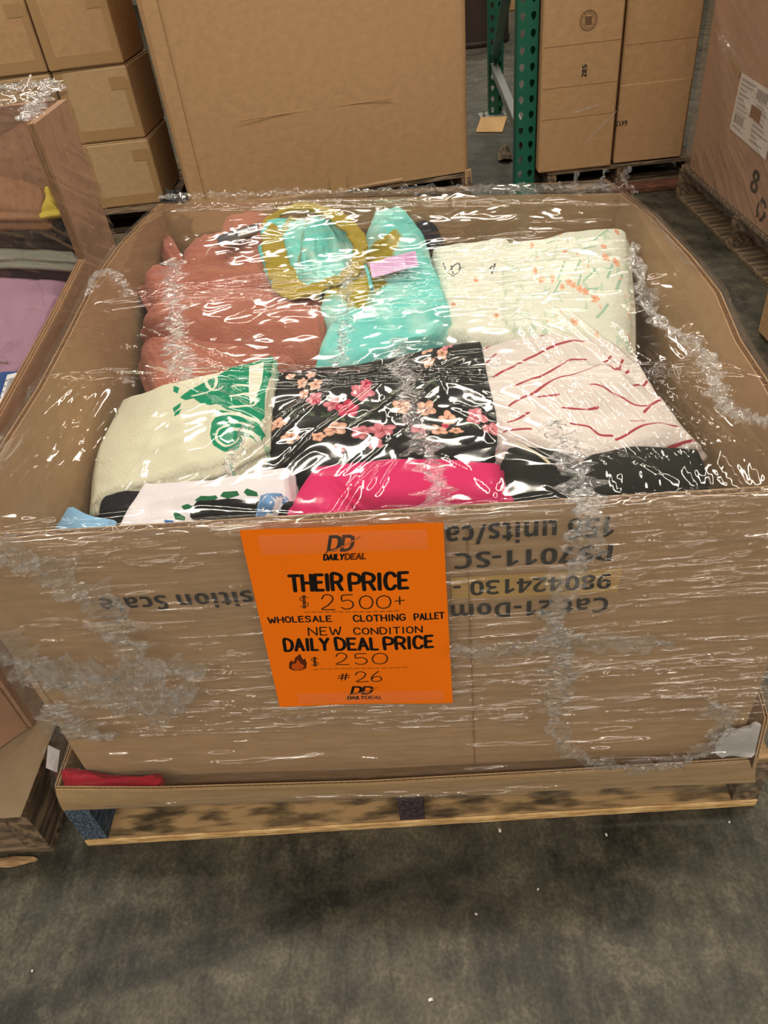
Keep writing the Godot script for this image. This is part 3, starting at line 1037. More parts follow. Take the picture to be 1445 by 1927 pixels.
	for k in 26: cv.im.fill_rect(Rect2i(24 + k * 9, 30 + (k % 3) * 8, 2 + (k * 7) % 4, 60), Color(0.70, 0.46, 0.68))
	cv.im.fill_rect(Rect2i(290, 20, 90, 100), Color(0.74, 0.52, 0.72))
	var skm := std(Color.WHITE, 0.5)
	skm.albedo_texture = cv.texture(1)
	var stick := put("size_sticker", plate(sk, 0.0012), skm, sw, "mauve printed sticker strip")
	stick.position = so + V(0, .012, 0)
	# --- navy item behind
	tag(put("navy_garment", cloth([[V(.028,.570,-1.457),V(.053,.570,-1.435),V(.084,.565,-1.440)],
		[V(.031,.580,-1.496),V(.057,.585,-1.480),V(.087,.575,-1.470)],
		[V(.036,.585,-1.533),V(.059,.590,-1.520),V(.084,.580,-1.502)]], .05, .012, .004, 20.0, 79, {"layers": 2, "nu": 30, "nv": 30}), fabric(Color(0.09, 0.10, 0.14))), "dark navy cloth showing behind the turquoise sweatshirt's hood", "clothing")
	# --- cream printed shirt and mint floral fabric
	var c1 := Canvas.new(512, 1024, Color(0.83, 0.83, 0.77))
	for s in [[P(.178,.336),P(.332,.252),P(.340,.348),P(.228,.416)],[P(.162,.354),P(.250,.436)],[P(.226,.282),P(.245,.389)],[P(.319,.328),P(.406,.316)],[P(.728,.356),P(.798,.304),P(.746,.394)],[P(.144,.313),P(.117,.252)]]: c1.curve(s, 9, Color(0.24, 0.25, 0.24))
	for q in [P(.55, .45), P(.8, .8), P(.2, .7)]: c1.flower(c1.uvs([q])[0], 20, Color(0.88, 0.62, 0.48), Color(0.8, 0.5, 0.4), 0.4, rng)
	var m1 := fabric(Color.WHITE, 0.95, 0.4)
	m1.albedo_texture = c1.texture()
	tag(put("printed_shirt", cloth([[V(.062,.545,-1.103),V(.106,.550,-1.071),V(.166,.545,-1.059)],
		[V(.065,.560,-1.253),V(.122,.572,-1.222),V(.190,.572,-1.216)],
		[V(.066,.570,-1.437),V(.134,.578,-1.418),V(.213,.580,-1.404)]], .06, .02, .006, 12.0, 80, {"layers": 3, "creases": [[P(.5, .1), P(.6, .9), .012, -.004]]}), no_tri(m1)), "cream shirt with a dark pen-like sketch, between sweatshirt and mint floral cloth", "shirt")
	var c2 := Canvas.new(1024, 1024, Color(0.84, 0.85, 0.79))
	c2.tall = 1.5
	for k in 70:
		var q := Vector2(rng.randf(), rng.randf()) * 1024
		c2.disc(q, rng.randf_range(14, 40), rng.randf_range(5, 12), rng.randf() * TAU, Color(0.74, 0.80, 0.72))
	for s in [[P(.554,.525),P(.601,.407)],[P(.676,.461),P(.703,.401)],[P(.728,.526),P(.791,.439)],[P(.740,.594),P(.801,.577)],[P(.522,.656),P(.571,.544)],[P(.689,.588),P(.709,.493)],[P(.860,.473),P(.886,.382)],[P(.797,.176),P(.875,.080)],[P(.306,.279),P(.448,.231)],[P(.690,.323),P(.795,.254)],[P(.440,.129),P(.539,.129)],[P(.801,.813),P(.858,.694)],[P(.905,.544),P(.944,.402)],[P(.344,.691),P(.469,.619)]]: c2.curve(s, 14, Color(0.62, 0.74, 0.64))
	for q in [P(.365,.460),P(.422,.518),P(.511,.524),P(.587,.599),P(.662,.583),P(.734,.621),P(.599,.312),P(.310,.138),P(.556,.071),P(.844,.240),P(.853,.337),P(.912,.343),P(.932,.074),P(.845,.048),P(.669,.871),P(.789,.666),P(.633,.559),P(.702,.603)]: c2.flower(c2.uvs([q])[0], rng.randf_range(16, 26), Color(0.92, 0.68, 0.55), Color(0.88, 0.58, 0.46), rng.randf() * 6, rng)
	for k in 22: c2.flower(Vector2(rng.randf(), rng.randf()) * 1024, rng.randf_range(8, 16), Color(0.90, 0.76, 0.66), Color(0.88, 0.66, 0.55), rng.randf() * 6, rng)
	c2.tall = 1.0
	var m2 := fabric(Color.WHITE, 0.95, 0.35)
	m2.albedo_texture = c2.texture()
	tag(put("floral_shirt", cloth([[V(.141,.545,-1.082),V(.192,.560,-1.041),V(.253,.555,-1.021),V(.341,.530,-1.008)],
		[V(.155,.570,-1.229),V(.217,.585,-1.196),V(.285,.585,-1.183),V(.383,.560,-1.174)],
		[V(.185,.575,-1.417),V(.260,.585,-1.390),V(.330,.590,-1.397),V(.430,.590,-1.395)]], .10, .035, .006, 7.0, 81, {"layers": 2, "bulge": .012, "nu": 80, "nv": 80, "creases": [[P(.1, .2), P(.6, .35), .02, .006], [P(.4, .6), P(.9, .75), .03, .006]]}), no_tri(m2)), "pale mint folded garment with peach sprigs, at the back right of the box", "shirt")
	# --- white shirt with red stripes
	var c3 := Canvas.new(1536, 1536, Color(0.83, 0.79, 0.77))
	for s in [[P(.320,.069),P(.486,.000)],
		[P(.051,.371),P(.169,.267),P(.347,.162),P(.572,.115)],
		[P(.153,.438),P(.354,.315),P(.459,.257),P(.563,.258)],
		[P(.100,.641),P(.217,.520),P(.341,.416),P(.489,.396),P(.661,.375),P(.711,.415),P(.833,.292)],
		[P(.539,.527),P(.650,.584),P(.761,.657),P(.831,.663)],
		[P(.258,.527),P(.361,.509)],
		[P(.351,.670),P(.455,.672),P(.548,.665)],
		[P(.069,.814),P(.173,.734)],
		[P(.365,.801),P(.448,.832),P(.491,.889),P(.557,.907)],
		[P(.573,.933),P(.713,.883),P(.828,.838),P(.923,.827)],
		[P(.824,.994),P(.914,.969),P(.997,.957)],
		[P(.032,.899),P(.155,.895)],
		[P(.026,.049),P(.061,.034)],
		[P(.020,.209),P(.081,.135)],
		[P(.798,.499),P(.944,.326)],
		[P(.723,.394),P(.810,.219)],
		[P(.664,.298),P(.728,.222)],
		[P(.946,.553),P(.789,.717)],
		[P(.694,.797),P(.759,.809)]]: c3.curve(s, 22, Color(0.62, 0.24, 0.27))
	var m3 := fabric(Color.WHITE, 0.95, 0.35)
	m3.albedo_texture = c3.texture()
	var sh := put("striped_shirt", cloth([[V(.110,.535,-.794),V(.197,.545,-.755),V(.277,.540,-.758),V(.373,.515,-.785)],
		[V(.107,.550,-.915),V(.193,.560,-.875),V(.271,.560,-.874),V(.348,.530,-.869)],
		[V(.112,.550,-1.051),V(.206,.565,-1.028),V(.284,.560,-1.021),V(.345,.530,-.999)]], .05, .016, .009, 8.0, 82, {"layers": 2, "nu": 110, "nv": 110, "creases": [[P(.3, .55), P(.75, .62), .014, .007], [P(.45, .35), P(.85, .22), .012, -.007], [P(.2, .3), P(.5, .42), .012, .006], [P(.55, .8), P(.95, .6), .012, -.006], [P(.5, .15), P(.95, .1), .012, .005]]}), no_tri(m3))
	tag(sh, "rumpled white shirt with thin red stripes on the right side of the box", "shirt")
	# --- black floral dress
	var c4 := Canvas.new(2048, 2048, Color(0.105, 0.105, 0.10))
	c4.tall = 1.6
	var greens := [Color(0.24, 0.28, 0.20), Color(0.30, 0.34, 0.26), Color(0.18, 0.22, 0.17)]
	for q in [P(.445,.541),P(.411,.594),P(.271,.526),P(.552,.347),P(.885,.623),P(.806,.730),P(.620,.326),P(.479,.612),P(.390,.629),P(.124,.456),P(.191,.490),P(.695,.367),P(.711,.297),P(.871,.585),P(.332,.570),P(.452,.459),P(.838,.608)]:
		for k in 6:
			var a := rng.randf() * TAU
			var c: Vector2 = c4.uvs([q])[0] + Vector2(cos(a), sin(a)) * rng.randf_range(15, 55)
			c4.disc(c, rng.randf_range(26, 48), rng.randf_range(8, 16), a, greens[k % 3])
	var pk := [Color(0.87, 0.66, 0.56), Color(0.80, 0.46, 0.50), Color(0.78, 0.20, 0.32)]
	var ht := [Color(0.50, 0.25, 0.18), Color(0.60, 0.22, 0.30), Color(0.50, 0.08, 0.18)]
	for f in [[0,P(.048,.538),50],[0,P(.116,.700),50],[0,P(.310,.683),60],[0,P(.573,.467),50],[0,P(.672,.479),50],[0,P(.766,.551),50],[0,P(.155,.201),32],[0,P(.223,.241),35],[0,P(.168,.298),28],[0,P(.198,.129),35],[0,P(.241,.750),40],[0,P(.723,.697),50],[0,P(.798,.691),35],[0,P(.676,.020),42],[0,P(.752,.102),40],[0,P(.684,.164),34],[0,P(.085,.104),30],[1,P(.418,.723),48],[1,P(.500,.709),60],[1,P(.221,.361),45],[1,P(.302,.428),42],[1,P(.894,.523),55],[1,P(.955,.637),55],[1,P(.473,.830),40],[1,P(.643,.700),45],[1,P(.425,.331),55],[1,P(.332,.877),30],[1,P(.786,.019),48],[2,P(.362,.487),58],[2,P(.438,.263),28],[2,P(.230,.389),22],[2,P(.753,.638),22]]: c4.flower(c4.uvs([f[1]])[0], f[2] * 1.8, pk[f[0]], ht[f[0]], rng.randf() * 6, rng)
	var m4 := fabric(Color.WHITE, 0.8, 0.35)
	m4.albedo_texture = c4.texture()
	no_tri(m4)
	var dr := put("floral_dress", cloth([[V(-.206,.515,-.819),V(-.102,.525,-.804),V(.012,.530,-.801),V(.117,.520,-.805)],
		[V(-.206,.545,-.893),V(-.100,.555,-.880),V(.017,.555,-.859),V(.117,.545,-.851)],
		[V(-.206,.550,-1.037),V(-.103,.560,-1.016),V(.029,.565,-1.039),V(.117,.560,-1.061)]], .06, .02, .005, 8.0, 83, {"layers": 3, "nu": 90, "nv": 90, "creases": [[P(0, .08), P(1, .06), .008, -.007], [P(.1, .85), P(.9, .8), .010, .006]]}), m4)
	tag(dr, "black dress printed with pink and peach flowers in the middle of the box", "dress")
	put("dress_hem", cloth([[V(-.294,.470,-.835),V(-.226,.490,-.816),V(-.163,.500,-.802)],
		[V(-.285,.490,-.858),V(-.227,.505,-.848),V(-.171,.510,-.833)],
		[V(-.284,.490,-.904),V(-.235,.500,-.909),V(-.181,.505,-.894)]], .03, .01, .004, 14.0, 84, {"layers": 1, "nu": 30, "nv": 30}), m4, dr)
	# --- white shirt with green print
	var c5 := Canvas.new(1536, 1536, Color(0.83, 0.82, 0.73))
	var gr := Color(0.06, 0.52, 0.38)
	for s in [[P(1.000,.000),P(.906,.007),P(.756,.000),P(.663,.039),P(.556,.093),P(.449,.158),P(.402,.214),P(.446,.270),P(.497,.273),P(.561,.390),P(.664,.445),P(.745,.553),P(.837,.608),P(.895,.755),P(.969,.880),P(.992,.717),P(.985,.425),P(.999,.216)],
		[P(.697,.561),P(.655,.627),P(.646,.733),P(.667,.846),P(.735,.939),P(.825,.981),P(.860,.935),P(.841,.867),P(.787,.754),P(.750,.681)],
		[P(.673,.526),P(.819,.606),P(.931,.791),P(.999,.918),P(.980,1.022),P(.934,.975),P(.841,.867),P(.769,.717)],
		[P(.342,.079),P(.383,.116),P(.381,.173),P(.351,.142)],
		[P(.380,.315),P(.424,.285),P(.427,.345),P(.401,.384)],
		[P(.410,.390),P(.445,.371),P(.442,.435),P(.414,.444)]]: c5.poly(c5.uvs(s), gr)
	for s in [[[P(.481,.232),P(.560,.245),P(.607,.200),P(.601,.096),P(.549,.026),P(.539,.110),P(.606,.232),P(.668,.236)],15],
		[[P(.747,.288),P(.837,.316),P(.906,.368),P(.908,.424),P(.758,.419)],15],
		[[P(.845,.419),P(.921,.491),P(.918,.564),P(.770,.538)],15],
		[[P(.686,.583),P(.765,.593),P(.857,.652),P(.940,.769),P(.993,.849)],17],
		[[P(.768,.667),P(.840,.719),P(.932,.854)],13],
		[[P(.778,.735),P(.859,.827),P(.943,.956),P(.984,1.018)],20],
		[[P(.760,.699),P(.696,.713),P(.687,.801),P(.742,.887),P(.802,.905),P(.827,.886)],13]]: c5.curve(s[0], s[1] * 2.0, Color(0.84, 0.84, 0.77))
	c5.poly(c5.uvs([P(.834,.078),P(.944,.081),P(.956,.305),P(.919,.521),P(.896,.549)]), Color(0.84, 0.84, 0.77))
	for s in [[P(.725,.735),P(.769,.753),P(.801,.816),P(.778,.856),P(.734,.837),P(.717,.784)]]: c5.poly(c5.uvs(s), gr)
	for s in [[P(.008,.250),P(-.064,.185),P(.020,.224),P(.012,.169),P(.033,.219)],[P(-.056,.163),P(.019,.154)],[P(.023,.189),P(.018,.138),P(.040,.183),P(.034,.201)]]: c5.line(c5.uvs(s), 5, Color(0.15, 0.17, 0.15))
	var m5 := fabric(Color.WHITE, 0.95, 0.35)
	m5.albedo_texture = c5.texture()
	tag(put("printed_shirt", cloth([[V(-.477,.468,-.839),V(-.381,.490,-.853),V(-.279,.525,-.829),V(-.203,.550,-.838)],
		[V(-.497,.478,-.954),V(-.384,.510,-.947),V(-.288,.545,-.935),V(-.206,.565,-.925)],
		[V(-.501,.475,-1.122),V(-.383,.520,-1.077),V(-.284,.550,-1.053),V(-.207,.575,-1.039)]], .045, .012, .006, 7.0, 85, {"layers": 2, "nu": 100, "nv": 90, "creases": [[P(.2, .55), P(.55, .45), .012, .004], [P(.3, .3), P(.6, .3), .01, .004], [P(.55, .15), P(.65, .75), .012, -.004]]}), no_tri(m5)), "cream folded shirt with green script print by the left box wall", "shirt")
	# --- white shirt with leaf print
	var c6 := Canvas.new(1024, 1024, Color(0.86, 0.84, 0.86))
	for s in [[P(.458,.554),P(.493,.493),P(.576,.472),P(.590,.519),P(.523,.563)],
		[P(.602,.494),P(.618,.423),P(.699,.447),P(.712,.512),P(.646,.540)],
		[P(.736,.482),P(.754,.431),P(.809,.494),P(.814,.543),P(.755,.534)],
		[P(.387,.633),P(.421,.600),P(.463,.628),P(.454,.682),P(.409,.683)],
		[P(.346,.711),P(.364,.699),P(.422,.757),P(.419,.795),P(.367,.790)],
		[P(.494,.713),P(.568,.734),P(.615,.727),P(.628,.779),P(.559,.797),P(.504,.778)]]: c6.poly(c6.uvs(s), Color(0.13, 0.38, 0.24))
	for s in [[P(.308,.803),P(.360,.808),P(.371,.910),P(.323,.907)],
		[P(.555,.834),P(.619,.841),P(.614,.884),P(.560,.885)],
		[P(.627,.741),P(.686,.735),P(.688,.768),P(.631,.775)],
		[P(.743,.755),P(.800,.749),P(.788,.811),P(.745,.806)],
		[P(.811,.776),P(.845,.767),P(.838,.830),P(.808,.831)]]: c6.poly(c6.uvs(s), Color(0.22, 0.40, 0.66))
	var m6 := fabric(Color.WHITE, 0.95, 0.35)
	m6.albedo_texture = c6.texture()
	tag(put("leaf_print_shirt", cloth([[V(-.408,.495,-.717),V(-.285,.500,-.702),V(-.156,.500,-.695)],
		[V(-.397,.500,-.789),V(-.278,.530,-.746),V(-.161,.530,-.741)],
		[V(-.386,.500,-.835),V(-.282,.525,-.801),V(-.166,.540,-.787)]], .05, .014, .007, 9.0, 86, {"layers": 2, "creases": [[P(.1, .4), P(.5, .55), .012, .006]]}), no_tri(m6)), "white shirt with green leaf and blue print at the front left of the box", "shirt")
	tag(put("black_strap", cloth([[V(-.287,.530,-.719),V(-.238,.530,-.709),V(-.198,.530,-.707)],
		[V(-.286,.535,-.725),V(-.237,.540,-.714),V(-.196,.535,-.715)],
		[V(-.283,.535,-.735),V(-.239,.540,-.728),V(-.200,.535,-.726)]], .012, .006, .004, 25.0, 87, {"layers": 1, "nu": 40, "nv": 24}), blk), "crumpled black fabric band lying on the leaf print shirt", "clothing")
	# --- small things at the front
	var bg := thing("bagged_item", "small blue and white item in a plastic bag beside the pink sweater", "bag", Vector3(-.19, .50, -.715))
	var b1 := put("contents", cloth([[V(-.206,.530,-.705),V(-.187,.530,-.695),V(-.169,.530,-.700)],
		[V(-.203,.540,-.713),V(-.181,.550,-.701),V(-.167,.540,-.711)],
		[V(-.200,.540,-.734),V(-.186,.545,-.733),V(-.172,.540,-.733)]], .03, .010, .006, 30.0, 88, {"layers": 2, "nu": 36, "nv": 36, "dye": func(q: Vector3) -> Color: return Color(0.12, 0.28, 0.55) if dn.get_noise_3d(q.x * 6.0, q.y * 6.0, q.z * 6.0) > -0.05 else Color(0.7, 0.72, 0.74)}), vcol(std(Color.WHITE, 0.5)), bg)
	b1.position = -bg.position
	tag(put("black_lump", cloth([[V(-.177,.530,-.696),V(-.160,.530,-.691),V(-.146,.530,-.694)],
		[V(-.174,.535,-.705),V(-.159,.540,-.702),V(-.146,.535,-.706)],
		[V(-.171,.535,-.715),V(-.160,.540,-.711),V(-.151,.535,-.715)]], .02, .008, .004, 30.0, 89, {"layers": 1, "nu": 26, "nv": 26}), blk), "bunched black cloth squeezed against the pink sweater's left end", "clothing")
	tag(put("blue_garment", cloth([[V(-.493,.490,-.761),V(-.451,.490,-.734),V(-.416,.490,-.729)],
		[V(-.487,.495,-.776),V(-.443,.500,-.745),V(-.414,.495,-.745)],
		[V(-.481,.500,-.792),V(-.443,.505,-.763),V(-.412,.500,-.757)]], .012, .004, .003, 12.0, 90, {"layers": 1, "nu": 30, "nv": 30}), fabric(Color(0.52, 0.70, 0.84), 0.8)), "pale blue folded piece at the front left corner of the box", "clothing")
	tag(put("dark_garment", cloth([[V(-.464,.460,-.819),V(-.415,.470,-.793),V(-.370,.470,-.792)],
		[V(-.465,.465,-.841),V(-.415,.475,-.828),V(-.375,.475,-.822)],
		[V(-.468,.460,-.872),V(-.426,.470,-.867),V(-.387,.470,-.867)]], .05, .012, .006, 14.0, 91, {"layers": 2, "nu": 36, "nv": 36}), fabric(Color(0.10, 0.10, 0.12))), "dark cloth sticking out between cream shirt and leaf print shirt", "clothing")
	# --- pink sweater
	var pm := fabric(Color(0.79, 0.17, 0.39), 0.95, 0.5, 7.0)
	var pks := put("pink_sweater", cloth([[V(-.159,.500,-.698),V(-.030,.500,-.676),V(.101,.500,-.664)],
		[V(-.157,.545,-.716),V(-.024,.560,-.684),V(.102,.550,-.684)],
		[V(-.132,.550,-.779),V(-.021,.565,-.761),V(.105,.550,-.750)]], .07, .022, .004, 9.0, 92, {"layers": 2, "bulge": .012, "nu": 90, "nv": 70, "creases": [[P(.12, .78), P(.42, .2), .006, -.005], [P(.2, .62), P(.5, .12), .004, -.004]]}), pm)
	tag(pks, "bright pink folded sweater at the front of the box above the orange sign", "sweater")
	put("folded_sleeve", cloth([[V(-.145, .535, -.655), V(-.11, .55, -.65), V(-.075, .55, -.648)], [V(-.155, .55, -.69), V(-.125, .562, -.69), V(-.09, .562, -.685)], [V(-.145, .55, -.725), V(-.125, .558, -.722), V(-.11, .56, -.718)]], .035, .012, .003, 20.0, 93, {"layers": 2, "bulge": .008, "nu": 40, "nv": 40}), pm, pks)
	# --- dark things at the right front
	var olive := fabric(Color(0.135, 0.14, 0.125), 0.9, 0.4)
	tag(put("dark_shirt", cloth([[V(.181,.500,-.668),V(.268,.500,-.662),V(.361,.485,-.682)],
		[V(.192,.540,-.715),V(.264,.555,-.695),V(.350,.530,-.705)],
		[V(.216,.530,-.774),V(.287,.540,-.770),V(.361,.520,-.767)]], .06, .016, .007, 7.0, 94, {"layers": 2, "nu": 80, "nv": 70, "creases": [[P(.15, .1), P(.9, .45), .010, -.005], [P(.3, .7), P(.95, .8), .014, .005]]}), olive), "charcoal folded shirt in the front right corner of the box", "shirt")
	var pn := put("dark_pants", cloth([[V(.097,.500,-.675),V(.150,.500,-.668),V(.200,.500,-.666)],
		[V(.105,.535,-.723),V(.151,.540,-.721),V(.207,.525,-.732)],
		[V(.117,.530,-.800),V(.164,.535,-.789),V(.214,.530,-.782)]], .06, .014, .006, 9.0, 95, {"layers": 2, "nu": 50, "nv": 60}), fabric(Color(0.12, 0.125, 0.11)))
	tag(pn, "charcoal folded pants with cream drawstring beside the pink sweater", "pants")
	put("drawstring", tube_mesh([V(.114,.550,-.775),V(.130,.550,-.769),V(.144,.550,-.755),V(.154,.550,-.740),V(.161,.550,-.725)], 0.0018, 6), std(Color(0.80, 0.76, 0.66)), pn, "cream drawstring")
	# --- what shows in the tray
	tag(put("red_cloth", cloth([[V(-.534, .184, -.568), V(-.50, .185, -.565), V(-.455, .180, -.562), V(-.40, .187, -.558)], [V(-.536, .192, -.574), V(-.50, .186, -.571), V(-.455, .181, -.566), V(-.40, .188, -.562)], [V(-.536, .198, -.580), V(-.50, .184, -.576), V(-.455, .180, -.570), V(-.40, .185, -.566)]], .02, .004, .006, 26.0, 98, {"layers": 2, "nu": 60, "nv": 24}), fabric(Color(0.62, 0.07, 0.17))), "strip of crimson cloth squeezed between box and tray at the left corner", "clothing")
	tag(put("white_tag", plate([V(-.566,.191,-.588),V(-.555,.177,-.588),V(-.531,.229,-.588),V(-.542,.244,-.588)], 0.0015), std(Color(0.84, 0.82, 0.84), 0.5)), "white card tag poking out at the lower left corner of the box", "tag")
	tag(put("plastic_scrap", cloth([[V(.365, .196, -.536), V(.38, .196, -.534), V(.40, .198, -.532)], [V(.365, .215, -.540), V(.385, .222, -.536), V(.40, .225, -.536)], [V(.375, .235, -.544), V(.39, .24, -.542), V(.402, .245, -.542)]], .004, .003, .006, 40.0, 96, {"layers": 1, "nu": 30, "nv": 30}), std(Color(0.66, 0.65, 0.65), 0.4)), "grey crumpled plastic scrap at the lower right corner of the box", "scrap")

func no_tri(m: StandardMaterial3D) -> StandardMaterial3D:
	m.uv1_triplanar = false
	m.uv1_world_triplanar = false
	m.uv1_scale = Vector3.ONE
	return m

func vcol(m: StandardMaterial3D) -> StandardMaterial3D:
	m.vertex_color_use_as_albedo = true
	return m

func plate(c: Array, th: float) -> ArrayMesh:
	# a thin card through four corners (lower left, lower right, upper right, upper left) with print on its face
	var n: Vector3 = (c[1] - c[0]).cross(c[3] - c[0]).normalized()
	var p := PackedVector3Array()
	var uv := PackedVector2Array()
	var order := [[0, -1], [0, 1], [1, 1], [1, -1], [0, -1]]
	for k in 4:
		p.append(c[[0, 1, 3, 2][k]] + n * th)
		uv.append(Vector2(k % 2, 1 - k / 2))
	var top := grid_mesh(p, uv, 2, 2)
	var st := begin()
	for k in 4:
		face(st, [c[k], c[(k + 1) % 4], c[(k + 1) % 4] + n * th, c[k] + n * th], c[k] + c[(k + 1) % 4] - c[(k + 2) % 4] - c[(k + 3) % 4])
	face(st, [c[0], c[1], c[2], c[3]], -n)
	st.generate_normals()
	return st.commit(top) if false else join(top, st.commit())

func join(a: ArrayMesh, b: ArrayMesh) -> ArrayMesh:
	var m := ArrayMesh.new()
	for q in [a, b]: m.add_surface_from_arrays(Mesh.PRIMITIVE_TRIANGLES, q.surface_get_arrays(0))
	return m

func barcode() -> StandardMaterial3D:
	var cv := Canvas.new(300, 120, Color(0.85, 0.85, 0.86))
	var x := 90
	while x < 260:
		var w := rng.randi_range(2, 6)
		cv.im.fill_rect(Rect2i(x, 18, w, 70), Color(0.1, 0.1, 0.1))
		x += w + rng.randi_range(2, 6)
	for k in 4: cv.im.fill_rect(Rect2i(14, 20 + k * 22, 50 - k * 8, 8), Color(0.3, 0.3, 0.3))
	var m := std(Color.WHITE, 0.6)
	m.albedo_texture = cv.texture(1)
	return m

func collar(path: Array, rxs: Array, ry: float) -> ArrayMesh:
	# a soft flattened band with gathers, closed round the neck
	var pts := smooth(path, 14)
	pts = pts.slice(0, pts.size() - 14)
	var n := pts.size()
	var nz := FastNoiseLite.new()
	nz.seed = 9
	nz.frequency = 60.0
	var p := PackedVector3Array()
	var uv := PackedVector2Array()
	for k in n:
		var d: Vector3 = (pts[(k + 1) % (n - 1)] - pts[(k - 1 + n - 1) % (n - 1)]).normalized()
		var side := d.cross(Vector3.UP).normalized()
		var f := float(k) / 14.0
		var rx: float = lerpf(rxs[int(f)], rxs[mini(int(f) + 1, rxs.size() - 1)], f - int(f))
		for i in 25:
			var a := TAU * i / 24
			var g := 1.0 + 0.3 * nz.get_noise_2d(k * 0.004, cos(a) * 0.02)
			p.append(pts[k] + side * cos(a) * rx * g + Vector3.UP * (sin(a) * ry * g + nz.get_noise_2d(k * 0.003 + 4.0, cos(a) * 0.012) * 0.006))
			uv.append(Vector2(i / 24.0, float(k) / n))
	return grid_mesh(p, uv, 25, n)

# ------------------------------------------------------------------ the stretch film round the main box
const TOP_BANDS := [[-0.455,-1.162,-0.096,-1.164,0.03,34,0.35],
		[-0.165,-1.160,0.209,-1.109,0.035,30,0.28],
		[-0.566,-0.921,-0.115,-0.857,0.01,34,0.45],
		[-0.115,-0.847,0.409,-0.754,0.01,34,0.45],
		[0.071,-1.215,0.216,-1.197,0.03,16,0.1],
		[0.056,-1.029,0.194,-1.023,0.09,34,0.07],
		[0.276,-0.820,0.313,-0.516,0.05,34,0.4],
		[0.220,-0.860,0.276,-0.561,0.04,26,0.35],
		[-0.433,-0.583,-0.121,-0.563,0.012,34,0.3],
		[-0.121,-0.563,0.326,-0.541,0.012,44,0.3],
		[-0.156,-0.851,-0.151,-0.652,0.22,26,0.12],
		[-0.486,-1.635,0.390,-1.379,0.006,30,0.4],
		[-0.459,-1.021,-0.217,-0.783,0.025,18,0.3],
		[-0.457,-1.074,-0.237,-0.881,0.03,12,0.25],
		[0.318,-0.949,0.426,-0.993,0.07,22,0.06],
		[-0.090,-0.571,-0.047,-0.646,0.1,12,0.08],
		[0.209,-1.153,0.353,-1.135,0.09,30,0.07],
		[-0.310,-1.523,0.056,-1.420,0.05,20,0.05],
		[-0.463,-1.478,-0.399,-1.321,0.06,10,0.06],
		[-0.045,-1.053,0.081,-1.042,0.1,24,0.07],
		[0.154,-0.791,0.291,-0.651,0.1,16,0.2],
		[-0.403,-0.660,-0.398,-0.767,0.06,12,0.09],
		[-0.454,-0.668,-0.439,-0.876,0.03,16,0.25],
		[-0.127,-0.639,0.007,-0.819,0.06,8,0.2]]

func along(pts: Array, z: float) -> Vector3:
	# the point of a rim line at that depth
	for k in pts.size() - 1:
		var a: Vector3 = pts[k]
		var b: Vector3 = pts[k + 1]
		if z <= a.z and z >= b.z: return a.lerp(b, (a.z - z) / maxf(a.z - b.z, 1e-6))
	return pts[0] if z > pts[0].z else pts[pts.size() - 1]

